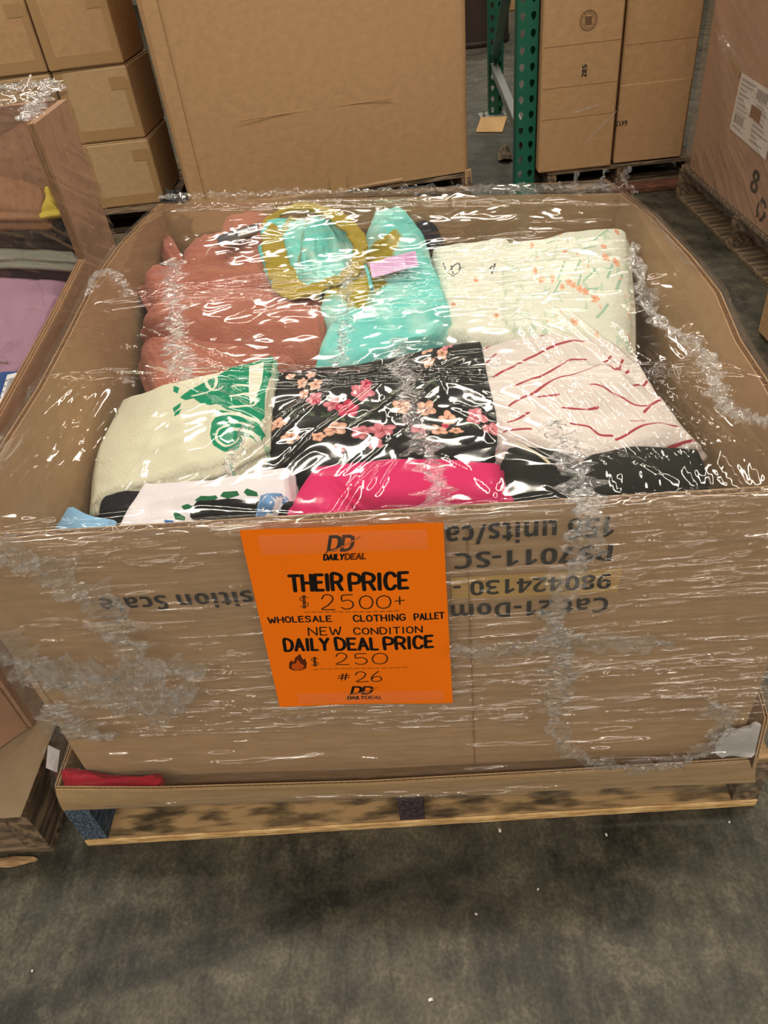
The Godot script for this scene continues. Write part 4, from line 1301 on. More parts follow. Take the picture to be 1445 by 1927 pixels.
func wrap_main() -> void:
	var t := thing("stretch_film", "clear crinkled stretch film wrapped round and over the big box of clothes", "plastic film", Vector3(-0.05, 0.12, -1.1))
	var off := -t.position
	var add := func(nm: String, mesh: Mesh, m: Material) -> void:
		put(nm, mesh, m, t).position = off
	# front sheet
	var x0 := -.532
	var x1 := .412
	var nz := FastNoiseLite.new()
	nz.seed = 31
	nz.frequency = 9.0
	nz.fractal_octaves = 2
	var p := PackedVector3Array()
	var uv := PackedVector2Array()
	var nx := 150
	for layer in 2:
		var R := Relief.new(x0, .10, x1, .64, .004, .0007)
		for k in 310:
			var y := rng.randf_range(.27, .62)
			if k % 3 == 0: y = rng.randf_range(.26, .42)
			if k % 11 == 0: y = rng.randf_range(.12, .26)
			var l := rng.randf_range(.012, .07) if k % 4 else rng.randf_range(.1, .34)
			var x := rng.randf_range(x0, x1)
			if k % 2:
				var z: Array = [[.10, .40, .30, .45], [-.45, -.22, .36, .52], [-.22, .06, .27, .31], [-.2, .4, .60, .622], [.2, .4, .5, .6], [-.5, -.2, .57, .61], [.02, .2, .27, .36]][k / 2 % 7]
				x = rng.randf_range(z[0], z[1]) - l * .5
				y = rng.randf_range(z[2], z[3])
			var sl := rng.randf_range(-.02, .06)
			var wd := rng.randf_range(.0015, .0029)
			R.ridge(Vector2(x, y), Vector2(x + l, y + l * sl), wd * (rng.randf_range(1.12, 1.55) if k % 5 else rng.randf_range(.85, 1.15)), wd)
		for k in 36:
			# slanting pulls at the left and lower right
			var x := rng.randf_range(x0, -.25) if k % 2 else rng.randf_range(.12, x1)
			var y := rng.randf_range(.28, .55)
			var l := rng.randf_range(.03, .14)
			var wd := rng.randf_range(.0015, .0028)
			R.ridge(Vector2(x, y), Vector2(x + l, y - l * (rng.randf_range(.2, .5) if k % 2 else -.15)), wd * rng.randf_range(1.0, 1.6), wd)
		R.ridge(Vector2(x0, .268), Vector2(x1, .252), .0022, .0018)
		var ny := 740 if layer == 0 else 520
		var h0: float = [.106, .262][layer]
		p = PackedVector3Array()
		uv = PackedVector2Array()
		for j in ny + 1:
			for i in nx + 1:
				var u := float(i) / nx
				var x := lerpf(x0, x1, u)
				var h := lerpf(h0 - .012 * u * layer, .629, float(j) / ny)
				var low := smoothstep(.26, .185, h)
				var o := lerpf(.006, .034, low) - .014 * smoothstep(.125, .106, h) + R.at(x, h) + (nz.get_noise_2d(x * 1.0 + layer * 3.0, h * 9.0) + .4) * .0022 + .0012 * layer
				if h > .612: o -= (h - .612) * .35
				p.append(fp(x + (u - .5) * .03 * low, h, o))
				uv.append(Vector2(u, float(j) / ny))
		add.call("front_sheet", grid_mesh(p, uv, nx + 1, ny + 1), M.film)
	# top sheet
	var T := Relief.new(-.57, -1.72, .49, -.53, .0026, .0016)
	for b in TOP_BANDS:
		var A := Vector2(b[0], b[1])
		var B := Vector2(b[2], b[3])
		var dir := (B - A).normalized()
		var nrm := dir.orthogonal()
		for k in int(b[5] * 1.15):
			var c := A.lerp(B, rng.randf()) + nrm * rng.randfn(0.0, b[4])
			var l: float = b[6] * rng.randf_range(.3, 1.0)
			var d := dir.rotated(rng.randfn(0.0, .07))
			var wd := rng.randf_range(.0026, .0052)
			T.ridge(c - d * l * .5, c + d * l * .5, wd * (rng.randf_range(.4, .85) if k % 3 else rng.randf_range(.06, .25)), wd)
	var cr := ridged(17, 11.0, 2)
	nx = 280
	var ny := 640
	p = PackedVector3Array()
	uv = PackedVector2Array()
	for j in ny + 1:
		var v := float(j) / ny
		for i in nx + 1:
			var u := float(i) / nx
			var zf := fp(lerpf(-.52, .40, u), .62).z + .012
			var bk := lin_u(rim_back, u)
			var z := lerpf(zf, bk.z - .010, v)
			var l := along(rim_left, z) - Vector3(.008, 0, 0)
			var r := along(rim_right, z) + Vector3(.008, 0, 0)
			var q := l.lerp(r, u)
			q.z = z
			var e := minf(minf(u, 1.0 - u) * .95, minf(v, 1.0 - v) * 1.05)
			var rim_h := lerpf(q.y, lerpf(lerpf(l.y, r.y, u), bk.y, v * v), 0.5) + .002
			q.y = rim_h + (.634 - rim_h) * smoothstep(0.0, .06, e)
			var amp := smoothstep(0.0, .02, e)
			q.y += (T.at(q.x, z) + cr.get_noise_2d(q.x, z) * .0006 + nz.get_noise_2d(q.x * .5 + 7.0, z * .5) * .004) * (0.25 + 0.75 * amp)
			p.append(q)
			uv.append(Vector2(u, v))
	add.call("top_sheet", grid_mesh(p, uv, nx + 1, ny + 1), M.film_top)
	# the sides and the back, hanging down over the tray
	for side in 2:
		var rim: Array = rim_left if side == 0 else rim_right
		var sg := -1.0 if side == 0 else 1.0
		var Q := Relief.new(-1.75, .09, -.5, .66, .006, .0016)
		for k in 120:
			var z := rng.randf_range(-1.7, -.6)
			var y := rng.randf_range(.12, .61)
			var l := rng.randf_range(.05, .3)
			Q.ridge(Vector2(z, y), Vector2(z - l, y + l * rng.randf_range(-.25, .1)), rng.randf_range(0.3, 1.3) * 0.00325, rng.randf_range(0.0025, 0.004))
		p = PackedVector3Array()
		uv = PackedVector2Array()
		var n1 := 120
		var n2 := 200
		for j in n2 + 1:
			var t2 := float(j) / n2
			for i in n1 + 1:
				var s := float(i) / n1
				var z := lerpf(-.566 if side == 0 else -.54, -1.712 if side == 0 else -1.556, s)
				var top := along(rim, z)
				var foot := Vector3(-.562 if side == 0 else .46, .112, z)
				var mid := Vector3(-.53 if side == 0 else .435, .21, z)
				var h := lerpf(.112, top.y + .002, t2)
				var x := lerpf(mid.x, top.x, (h - .21) / (top.y - .21)) if h > .21 else lerpf(foot.x, mid.x, (h - .112) / (.21 - .112))
				p.append(Vector3(x + sg * (.008 + Q.at(z, h) + (nz.get_noise_2d(z, h * 6.0) + .4) * .003), h, z))
				uv.append(Vector2(s, t2))
		add.call("side_sheet", grid_mesh(p, uv, n1 + 1, n2 + 1), M.film)
	p = PackedVector3Array()
	uv = PackedVector2Array()
	for j in 61:
		for i in 81:
			var u := i / 80.0
			var top := lin_u(rim_back, u) + Vector3(0, 0, -.012)
			var foot := Vector3(lerpf(-.565, .465, u), .112, lerpf(-1.71, -1.61, u))
			p.append(foot.lerp(top, j / 60.0) + Vector3(0, 0, nz.get_noise_2d(u * 2.0, j * .05) * .004))
			uv.append(Vector2(u, j / 60.0))
	add.call("back_sheet", grid_mesh(p, uv, 81, 61), M.film)
	# gathered folds of film on the front
	var fr := Vector3(-FK, 0, 1).normalized()
	var lift := func(a: Array, d: float) -> Array:
		var o := []
		for q in a: o.append(q + fr * d)
		return o
	add.call("film_fold", fold_strip(lift.call([V(-.46,.622,-.575),V(-.429,.617,-.575),V(-.401,.600,-.574),V(-.376,.558,-.573),V(-.350,.522,-.572),V(-.352,.477,-.572),V(-.336,.437,-.571),V(-.273,.408,-.569)], .008), .05, .008, fr, 201), M.film_fold)
	add.call("film_fold", fold_strip(lift.call([V(-.535,.50,-.579),V(-.505,.474,-.578),V(-.481,.438,-.577),V(-.443,.399,-.576),V(-.390,.352,-.574),V(-.316,.336,-.571)], .008), .055, .007, fr, 202), M.film_fold)
	add.call("film_fold", fold_strip(lift.call([V(-.50,.43,-.577),V(-.42,.41,-.576),V(-.36,.40,-.573),V(-.30,.36,-.571)], .007), .07, .005, fr, 203), M.film_fold)
	add.call("film_fold", fold_strip(lift.call([V(-.479,.361,-.577),V(-.473,.314,-.577),V(-.445,.271,-.577)], .007), .06, .005, fr, 204), M.film_fold)
	add.call("film_fold", fold_strip(lift.call([V(.164,.624,-.551),V(.155,.564,-.552),V(.135,.477,-.553),V(.143,.441,-.552),V(.152,.383,-.552),V(.140,.300,-.552)], .008), .036, .008, fr, 205), M.film_fold)
	add.call("film_fold", fold_strip(lift.call([V(.140,.310,-.552),V(.160,.240,-.552),V(.212,.200,-.550),V(.276,.192,-.547),V(.326,.221,-.545),V(.348,.275,-.544),V(.326,.331,-.545)], .020), .028, .008, fr, 206), M.film_fold)
	add.call("film_fold", fold_strip(lift.call([V(.02,.437,-.553),V(.08,.425,-.553),V(.14,.437,-.553),V(.20,.430,-.551),V(.27,.425,-.549)], .008), .03, .005, fr, 207), M.film_fold)
	# and on top
	var upv := Vector3.UP
	add.call("film_fold", fold_strip([V(-.014,.637,-.915),V(-.007,.637,-.801),V(.004,.637,-.704),V(.015,.637,-.621),V(.019,.637,-.540)], .03, .007, upv, 211), M.film_fold_top)
	add.call("film_fold", fold_strip([V(.153,.634,-.684),V(.157,.634,-.623),V(.159,.634,-.569),V(.158,.634,-.525)], .04, .010, upv, 212), M.film_fold)
	add.call("film_fold", fold_strip([V(-.398,.640,-1.296),V(-.362,.640,-1.130),V(-.325,.640,-.975),V(-.292,.640,-.849)], .035, .006, upv, 213), M.film_fold_top)
	add.call("film_fold", fold_strip([V(.370,.630,-1.169),V(.343,.630,-1.019),V(.332,.630,-.918),V(.350,.630,-.845),V(.358,.630,-.782),V(.339,.630,-.701),V(.351,.630,-.667),V(.373,.630,-.653)], .024, .012, upv, 214), M.film_fold)
	add.call("film_fold", fold_strip([V(-.525,.630,-1.192),V(-.533,.630,-1.284),V(-.502,.630,-1.276),V(-.448,.630,-1.173)], .018, .010, upv, 215), M.film_fold_top)
	add.call("film_fold", fold_strip([V(-.192,.635,-.740),V(-.203,.635,-.677),V(-.206,.635,-.638)], .022, .007, upv, 216), M.film_fold_top)
	add.call("film_fold", fold_strip([V(-.083,.645,-1.197),V(-.083,.645,-.997),V(-.086,.645,-.842)], .022, .005, upv, 217), M.film_fold_top)
	var back_roll := []
	for q in rim_back: back_roll.append(q + V(0, .010, -.006))
	add.call("film_fold", fold_strip(back_roll, .018, .006, Vector3(0, .8, .6), 218, 0.003), M.film_fold_top)

func lin_u(pts: Array, u: float) -> Vector3:
	return lin(pts, u)

# ------------------------------------------------------------------ the orange price sheet
func sign_sheet() -> void:
	var cv := Canvas.new(1360, 1980, Color(1.0, 0.49, 0.05))
	var ink := Color(0.10, 0.075, 0.07)
	var brown := Color(0.44, 0.20, 0.07)
	var s := 1360.0 / 1240.0
	for w in [["THEIR",P(.1951,.3054),P(.4613,.3018),P(.2012,.2281),34],
		["PRICE",P(.5062,.3051),P(.7993,.3043),P(.5116,.2289),34],
		["2",P(.3422,.4056),P(.4088,.4058),P(.3508,.3266),7],
		["5",P(.4462,.4031),P(.5110,.4023),P(.4507,.3299),7],
		["0",P(.5414,.4023),P(.6106,.4026),P(.5477,.3350),7],
		["0",P(.6308,.4032),P(.7047,.4027),P(.6367,.3379),7],
		["+",P(.7300,.3890),P(.7762,.3866),P(.7323,.3486),7],
		["$",P(.2251,.3978),P(.2736,.3955),P(.2341,.3305),4],
		["WHOLESALE",P(.0445,.4712),P(.3801,.4701),P(.0453,.4413),9],
		["CLOTHING",P(.5016,.4701),P(.7730,.4710),P(.5023,.4383),9],
		["PALLET",P(.8240,.4746),P(.9777,.4737),P(.8239,.4429),9],
		["NEW",P(.2462,.5489),P(.4213,.5444),P(.2502,.5051),8],
		["CONDITION",P(.4934,.5426),P(.8577,.5443),P(.4944,.5081),8],
		["DAILY",P(.1017,.6350),P(.3405,.6344),P(.1073,.5691),30],
		["DEAL",P(.3858,.6337),P(.6114,.6337),P(.3873,.5680),30],
		["PRICE",P(.6497,.6339),P(.9064,.6329),P(.6512,.5684),30],
		["$",P(.2285,.7349),P(.2707,.7341),P(.2345,.6788),4],
		["2",P(.3715,.7265),P(.4388,.7266),P(.3757,.6556),7],
		["5",P(.4760,.7256),P(.5442,.7257),P(.4783,.6590),7],
		["0",P(.5715,.7255),P(.6535,.7228),P(.5777,.6580),7],
		["#",P(.3655,.8304),P(.4283,.8279),P(.3690,.7880),7],
		["2",P(.4677,.8439),P(.5317,.8404),P(.4670,.7768),7],
		["6",P(.5495,.8409),P(.6112,.8396),P(.5557,.7742),7]]: write(cv, w[0], w[1], w[2], w[3], w[4] * s * (0.78 if w[4] > 20 else 1.25), ink)
	for d in [[P(.2427,.4180),P(.7519,.4199)],[P(.2346,.7559),P(.7689,.7483)]]:
		for k in 14:
			var a: Vector2 = d[0].lerp(d[1], (k + .08) / 14.0)
			var b: Vector2 = d[0].lerp(d[1], (k + .78) / 14.0)
			cv.line(cv.uvs([a, b]), 5, ink)
	var fl := [[P(.1081,.7103),P(.1017,.7428),P(.1214,.7577),P(.1653,.7592),P(.1972,.7459),P(.2069,.7135),P(.2006,.6841),P(.1894,.6924),P(.1788,.6556),P(.1472,.6791),P(.1343,.7057),P(.1243,.6924)],[P(.1171,.7291),P(.1201,.7489),P(.1462,.7563),P(.1767,.7507),P(.1889,.7271),P(.1730,.7178),P(.1593,.6871),P(.1439,.7169),P(.1331,.7122)]]
	cv.poly(cv.uvs(fl[0]), Color(0.36, 0.15, 0.06))
	cv.poly(cv.uvs(fl[1]), Color(0.80, 0.33, 0.07))
	for L in [[P(.4126,.1157),P(.5531,.1167),P(.4383,.0381)], [P(.4176,.9315),P(.5514,.9325),P(.4389,.8724)]]:
		# two slanted bold letters cut by a swoosh
		var o: Vector2 = L[0] * Vector2(1360, 1980)
		var ex: Vector2 = (L[1] - L[0]) * Vector2(1360, 1980)
		var ey: Vector2 = (L[2] - L[0]) * Vector2(1360, 1980)
		var at := func(x: float, y: float) -> Vector2: return o + ex * x + ey * y
		for k in 2:
			var dx := k * .47
			var col := ink if k == 0 else Color(0.22, 0.12, 0.06)
			var outer := []
			var inner := []
			for q in [[0, 0], [0, 1], [.28, 1], [.44, .88], [.48, .62], [.46, .3], [.36, .08], [.22, 0]]: outer.append(at.call(dx + q[0], q[1]))
			for q in [[.12, .18], [.12, .82], [.26, .82], [.33, .74], [.35, .58], [.33, .32], [.28, .22], [.2, .18]]: inner.append(at.call(dx + q[0], q[1]))
			cv.poly(PackedVector2Array(outer), col)
			cv.poly(PackedVector2Array(inner), Color(1.0, 0.49, 0.05))
		cv.curve([at.call(.0, -.02), at.call(.35, .16), at.call(.7, .44), at.call(1.1, .84)], ey.length() * .09, brown, false)
		cv.curve([at.call(.05, -.02), at.call(.4, .18), at.call(.75, .48), at.call(1.12, .86)], ey.length() * .05, Color(1.0, 0.49, 0.05), false)
	for L in [[P(.3932,.1534),P(.6020,.1530),P(.3999,.1286)], [P(.4009,.9637),P(.5951,.9642),P(.4068,.9440)]]:
		var mid: Vector2 = L[0].lerp(L[1], .5)
		var th: float = (L[2] - L[0]).length() * 1980 * .26
		write(cv, "DAILY", L[0], L[0].lerp(L[1], .47), L[2], th, ink)
		write(cv, "DEAL", L[0].lerp(L[1], .52), L[1], L[2] + (L[1] - L[0]) * .52, th, Color(0.26, 0.12, 0.05))
		write(cv, "DEAL", L[0].lerp(L[1], .52), L[1], L[2] + (L[1] - L[0]) * .52, th * .3, Color(0.62, 0.28, 0.06))
	var m := std(Color.WHITE, 0.75)
	m.metallic_specular = 0.3
	m.albedo_texture = cv.texture()
	var c := [V(-.199, .326, -.566), V(.019, .320, -.557), V(.021, .617, -.557), V(-.184, .623, -.565)]
	var n := Vector3(-FK, 0, 1).normalized()
	var p := PackedVector3Array()
	var uv := PackedVector2Array()
	for j in 25:
		for i in 19:
			var u := i / 18.0
			var v := j / 24.0
			var q: Vector3 = (c[0] as Vector3).lerp(c[1], u).lerp((c[3] as Vector3).lerp(c[2], u), v)
			p.append(q + n * (.002 + .0018 * sin(u * PI) * sin(v * 5.0) + .001 * cos(u * 7.0 + v * 3.0)))
			uv.append(Vector2(u, 1.0 - v))
	var front := grid_mesh(p, uv, 19, 25)
	var t := thing("price_sign", "orange paper price sheet with black lettering taped to the box front", "sign", V(-.09, .32, -.56))
	put("paper", front, m, t).position = -t.position
	var tape := pane(0.015, 0.12)
	tape.metallic_specular = 0.25
	for q in [[.09, .895, .92, .985], [.12, .03, .95, .10]]:
		var a := []
		for e in [[q[0], q[1]], [q[2], q[1]], [q[2], q[3]], [q[0], q[3]]]:
			a.append((c[0] as Vector3).lerp(c[1], e[0]).lerp((c[3] as Vector3).lerp(c[2], e[0]), e[1]) + n * .0052)
		put("clear_tape", plate(a, 0.0004), tape, t).position = -t.position

# ------------------------------------------------------------------ the wrapped box at the left
func left_gaylord() -> void:
	pallet("weathered wooden pallet at the left edge, under the cut-open box", Vector3(-1.20, 0, -1.16), 0.0, 1.16, 1.20, 0.128, {})
	var sl := put("slip_sheet", cloth([[V(-1.75, .132, -.556), V(-1.1, .132, -.552), V(-.617, .131, -.550)], [V(-1.75, .132, -1.15), V(-1.1, .132, -1.15), V(-.612, .132, -1.15)], [V(-1.75, .132, -1.76), V(-1.1, .132, -1.76), V(-.615, .132, -1.76)]], .003, .002, .0016, 5.0, 101, {"layers": 1, "bulge": .001, "nu": 60, "nv": 60}), board(Color(0.56, 0.48, 0.38), 61, Vector3(3, 3, 3)))
	tag(sl, "dusty brown cardboard slip sheet covering the left pallet", "cardboard sheet")
	var t := thing("cardboard_box", "film-wrapped cardboard box at the left with one side cut down to show clothes", "box", Vector3(-1.2, .134, -1.2))
	var th := .016
	var add := func(nm: String, poly: Array, place: Callable, m: Material) -> void:
		var st := begin()
		prism(st, PackedVector2Array(poly), place)
		put(nm, done(st), m, t).position = -t.position
	var xw := -.658
	add.call("cut_side_panel", [P(-.70, .134), P(-.70, .492), P(-1.0, .521), P(-1.30, .549), P(-1.535, .577), P(-1.523, .836), P(-1.72, .840), P(-1.72, .134)], func(q: Vector2, s: float) -> Vector3: return Vector3(xw + s * th / 2 - (-.7 - q.x) * 0.0, q.y, q.x), M.card_red)
	add.call("side_panel", [P(-.70, .134), P(-.70, .84), P(-1.72, .84), P(-1.72, .134)], func(q: Vector2, s: float) -> Vector3: return Vector3(-1.74 + s * th / 2, q.y, q.x), M.card_red)
	add.call("back_panel", [P(-1.735, .134), P(-1.735, .842), P(-.674, .842), P(-.674, .134)], func(q: Vector2, s: float) -> Vector3: return Vector3(q.x, q.y, -1.715 + s * th / 2), M.card_red)
	add.call("front_panel", [P(-1.66, .134), P(-1.66, .49), P(-.74, .49), P(-.74, .134)], func(q: Vector2, s: float) -> Vector3: return Vector3(q.x, q.y, -.625 + s * th / 2), M.card_red)
	add.call("corner_panel", [P(0, .134), P(0, .49), P(.115, .492), P(.115, .134)], func(q: Vector2, s: float) -> Vector3: return Vector3(-.745 + q.x * .72 + s * .0055, q.y, -.622 - q.x * .70 + s * .0055), M.card_red)
	# layered plies along the cut
	for k in 3:
		var path := [V(xw - .006 + k * .006, .494, -.705), V(xw - .006 + k * .006, .523, -1.0), V(xw - .006 + k * .006, .551, -1.30), V(xw - .006 + k * .006, .578, -1.528)]
		put("ply_edge", tube_mesh(path, .0014, 6), M.card_edge, t).position = -t.position
		put("ply_edge", tube_mesh([V(xw - .006 + k * .006, .580, -1.531), V(xw - .006 + k * .006, .70, -1.526), V(xw - .006 + k * .006, .838, -1.521)], .0014, 6), M.card_edge, t).position = -t.position
	# clothes piled inside, layer on layer
	var g := [
		["mauve_garment", [[V(-.971,.460,-1.329),V(-.843,.475,-1.277),V(-.740,.465,-1.296)],
		[V(-1.043,.510,-1.533),V(-.862,.525,-1.484),V(-.732,.495,-1.499)],
		[V(-1.113,.550,-1.722),V(-.879,.560,-1.658),V(-.703,.530,-1.631)]], .12, Color(0.60, 0.47, 0.55), "folded mauve garment filling the near part of the wrapped left box", 3],
		["purple_garment", [[V(-1.033,.573,-1.580),V(-.847,.565,-1.580),V(-.695,.542,-1.580)],
		[V(-1.048,.587,-1.625),V(-.858,.579,-1.625),V(-.710,.552,-1.625)],
		[V(-1.066,.597,-1.675),V(-.873,.589,-1.675),V(-.734,.563,-1.675)]], .05, Color(0.16, 0.12, 0.17), "dark purple folded garment behind the mauve one in the left box", 2],
		["pale_garment", [[V(-1.009,.619,-1.580),V(-.828,.607,-1.580),V(-.691,.584,-1.580)],
		[V(-1.022,.636,-1.625),V(-.839,.622,-1.625),V(-.707,.598,-1.625)],
		[V(-1.039,.650,-1.675),V(-.853,.634,-1.675),V(-.730,.606,-1.675)]], .05, Color(0.60, 0.62, 0.58), "pale grey-green folded garment above a dark purple one in the left box", 2],
		["charcoal_garment", [[V(-.987,.662,-1.580),V(-.810,.650,-1.580),V(-.686,.628,-1.580)],
		[V(-1.000,.679,-1.625),V(-.811,.659,-1.625),V(-.703,.646,-1.625)],
		[V(-1.017,.693,-1.675),V(-.827,.667,-1.675),V(-.728,.655,-1.675)]], .05, Color(0.15, 0.15, 0.165), "charcoal garment lying on the pale grey-green one in the left box", 2],
		["tan_garment", [[V(-.967,.701,-1.580),V(-.805,.686,-1.580),V(-.721,.677,-1.580)],
		[V(-.976,.725,-1.625),V(-.812,.711,-1.625),V(-.724,.692,-1.625)],
		[V(-.993,.739,-1.675),V(-.826,.722,-1.675),V(-.755,.698,-1.675)]], .05, Color(0.52, 0.38, 0.29), "tan-brown garment on top of the pile in the left box", 2],
		["yellow_garment", [[V(-.725,.678,-1.580),V(-.707,.679,-1.580),V(-.691,.679,-1.580)],
		[V(-.735,.686,-1.625),V(-.718,.690,-1.625),V(-.707,.685,-1.625)],
		[V(-.748,.687,-1.675),V(-.735,.689,-1.675),V(-.730,.683,-1.675)]], .03, Color(0.74, 0.66, 0.27), "yellow cloth poking up beside the cut edge of the left box", 1],
		["blue_package", [[V(-.877,.430,-1.166),V(-.794,.440,-1.173),V(-.764,.435,-1.184)],
		[V(-.902,.450,-1.241),V(-.791,.455,-1.232),V(-.757,.445,-1.253)],
		[V(-.934,.460,-1.322),V(-.791,.465,-1.296),V(-.748,.455,-1.312)]], .06, Color(0.13, 0.29, 0.52), "blue plastic package with a white barcode label low in the left box", 1]]
	for k in g.size():
		var a: Array = g[k]
		var o := put(a[0], cloth(a[1], a[2], .014, .008, 9.0, 110 + k, {"layers": a[5], "bulge": .010, "nu": 60, "nv": 60}), fabric(a[3], .5 if k == 6 else .95))
		tag(o, a[4], "package" if k == 6 else "clothing")
		if k == 6:
			put("barcode_label", plate([V(-.749,.456,-1.167),V(-.735,.456,-1.188),V(-.745,.468,-1.267),V(-.762,.468,-1.262)], .001), barcode(), o, "white barcode label")
	tag(put("filler_cloth", cloth([[V(-1.66, .42, -.70), V(-1.3, .46, -.70), V(-1.02, .44, -.70)], [V(-1.66, .46, -1.2), V(-1.3, .50, -1.2), V(-1.02, .50, -1.2)], [V(-1.66, .5, -1.68), V(-1.3, .54, -1.68), V(-1.02, .54, -1.68)]], .28, .03, .02, 5.0, 122, {"layers": 4}), fabric(Color(0.35, 0.32, 0.34))), "dull grey clothes heaped in the far half of the left box", "clothing")
	# film
	var w := thing("stretch_film", "slanting clear stretch film round the left box, crumpled over its top", "plastic film", Vector3(-1.2, .14, -1.15))
	var Q := Relief.new(-1.76, .12, -.58, .90, .0035, .0025)
	for k in 260:
		var z := rng.randf_range(-1.78, -.6)
		var y := rng.randf_range(.15, .8)
		var l := rng.randf_range(.06, .32)
		var d := Vector2(-.86, -.5).rotated(rng.randfn(0.0, .05))
		Q.ridge(Vector2(z, y), Vector2(z, y) + d * l, rng.randf_range(0.3, 1.3) * 0.0045, rng.randf_range(0.003, 0.006))
	var nz := FastNoiseLite.new()
	nz.seed = 4
	nz.frequency = 12.0
	var cr := ridged(44, 20.0, 3)
	var p := PackedVector3Array()
	var uv := PackedVector2Array()
	for j in 241:
		for i in 241:
			var z := lerpf(-.60, -1.735, i / 240.0)
			var top := lerpf(.50, .845, smoothstep(-.66, -1.25, z))
			var y := lerpf(.136, top, j / 240.0)
			p.append(Vector3(-.648 - .05 * smoothstep(-.70, -.60, z) + Q.at(z, y) + nz.get_noise_2d(z, y) * .003, y, z))
			uv.append(Vector2(i / 60.0, j / 240.0))
	put("side_sheet", grid_mesh(p, uv, 241, 241), M.film, w).position = -w.position
	p = PackedVector3Array()
	uv = PackedVector2Array()
	for j in 181:
		for i in 181:
			var u := i / 180.0
			var z := lerpf(-.60, -1.735, j / 180.0)
			var x := lerpf(-1.76, -.648, u)
			var top := lerpf(.50, .85, smoothstep(-.66, -1.25, z))
			var e := smoothstep(0.0, .12, minf(u, 1.0 - u) * 1.1)
			p.append(Vector3(x, top + e * .02 + (cr.get_noise_2d(x, z) + .3) * .008 * e + nz.get_noise_2d(x, z) * .012 * e, z))
			uv.append(Vector2(u, j / 180.0))
	put("top_sheet", grid_mesh(p, uv, 181, 181), M.film_top, w).position = -w.position
	put("film_fold", fold_strip([V(-.66, .845, -1.50), V(-.66, .862, -1.62), V(-.68, .87, -1.72), V(-.80, .868, -1.73)], .04, .006, Vector3(.2, .9, .3).normalized(), 221), M.film_fold, w).position = -w.position
	put("film_fold", fold_strip([V(-.82, .876, -1.60), V(-.80, .886, -1.68), V(-.95, .888, -1.70)], .05, .007, Vector3.UP, 222), M.film_fold, w).position = -w.position
	put("film_fold", fold_strip([V(-.64, .52, -1.22), V(-.64, .50, -1.15), V(-.64, .515, -1.09), V(-.64, .48, -1.05)], .02, .006, Vector3(1, 0, 0), 223), M.film_fold_top, w).position = -w.position
	# a scrap of black film on the floor by the stack
	tag(put("black_film", fold_strip([V(-1.02, .02, -3.36), V(-.99, .12, -3.38), V(-.95, .15, -3.40), V(-.92, .03, -3.36)], .10, .02, Vector3(0, .3, 1).normalized(), 224, .005), M.black), "scrap of glossy black film between the carton stack and the big brown box", "plastic film")

# ------------------------------------------------------------------ cartons
func carton(label: String, at: Vector3, turn: float, s: Vector3, m: Material, group: String, sides: bool) -> Node3D:
	var t := thing("carton", label, "box", at, turn, group)
	var st := begin()
	add_box(st, Vector3(0, s.y / 2, 0), s, .006)
	put("body", done(st), m, t)
	var z := s.z / 2 + .0006
	# two closed flaps on top with a seam
	for k in [-1, 1]:
		put("flap", box_mesh(Vector3(0, s.y + .0012, k * s.z * .25), Vector3(s.x * .985, .0035, s.z * .488), .001), m, t)
	if sides:
		# brown tape down both edges of the end and along the foot
		put("tape_strip", box_mesh(Vector3(-s.x / 2 + .022, s.y * .5, z), Vector3(.036, s.y * .97, .0008), 0), M.tape, t)
		put("tape_strip", box_mesh(Vector3(s.x / 2 - .016, s.y * .42, z), Vector3(.028, s.y * .80, .0008), 0), M.tape, t)
		put("tape_strip", box_mesh(Vector3(s.x * .34, s.y * .78, z + .0005), Vector3(.07, .045, .0008), 0), M.tape, t)
	put("tape_strip", box_mesh(Vector3(0, s.y * .10, z + .0003), Vector3(s.x * .9, .04, .0006), 0), M.tape, t)
	return t

func carton_stack() -> void:
	pallet("grey wooden pallet under the stack of taped cartons", Vector3(-1.50, 0, -3.82), 0.0, 1.02, .80, .130, {"mx": M.wood_old})
	var words := ["bottom", "middle", "top"]
	var m := [M.card_pale, M.card_pale, M.card_tan]
	for c in 3:
		var y := .132
		for r in 3:
			var hh: float = [.268, .276, .282][r]
			var x: float = [-1.186, -1.503, -1.822][c]
			carton("%s taped brown carton in the %s column of the stack behind the left box" % [words[r], ["column next to the big brown box,", "second", "third"][c] if c > 0 else "right-hand"], Vector3(x + [.004, .0, -.006][r], y, -3.66 + [.004, -.004, .002][r]), [.008, -.012, .01][r], Vector3(.308, hh - .006, .38), m[r], "taped cartons stacked at the left", true)
			y += hh

func loft(rings: Array) -> ArrayMesh:
	var w: int = rings[0].size() + 1
	var p := PackedVector3Array()
	var uv := PackedVector2Array()
	for j in rings.size():
		for i in w:
			p.append(rings[j][i % (w - 1)])
			uv.append(Vector2(float(i) / w, float(j) / rings.size()))
	return grid_mesh(p, uv, w, rings.size())

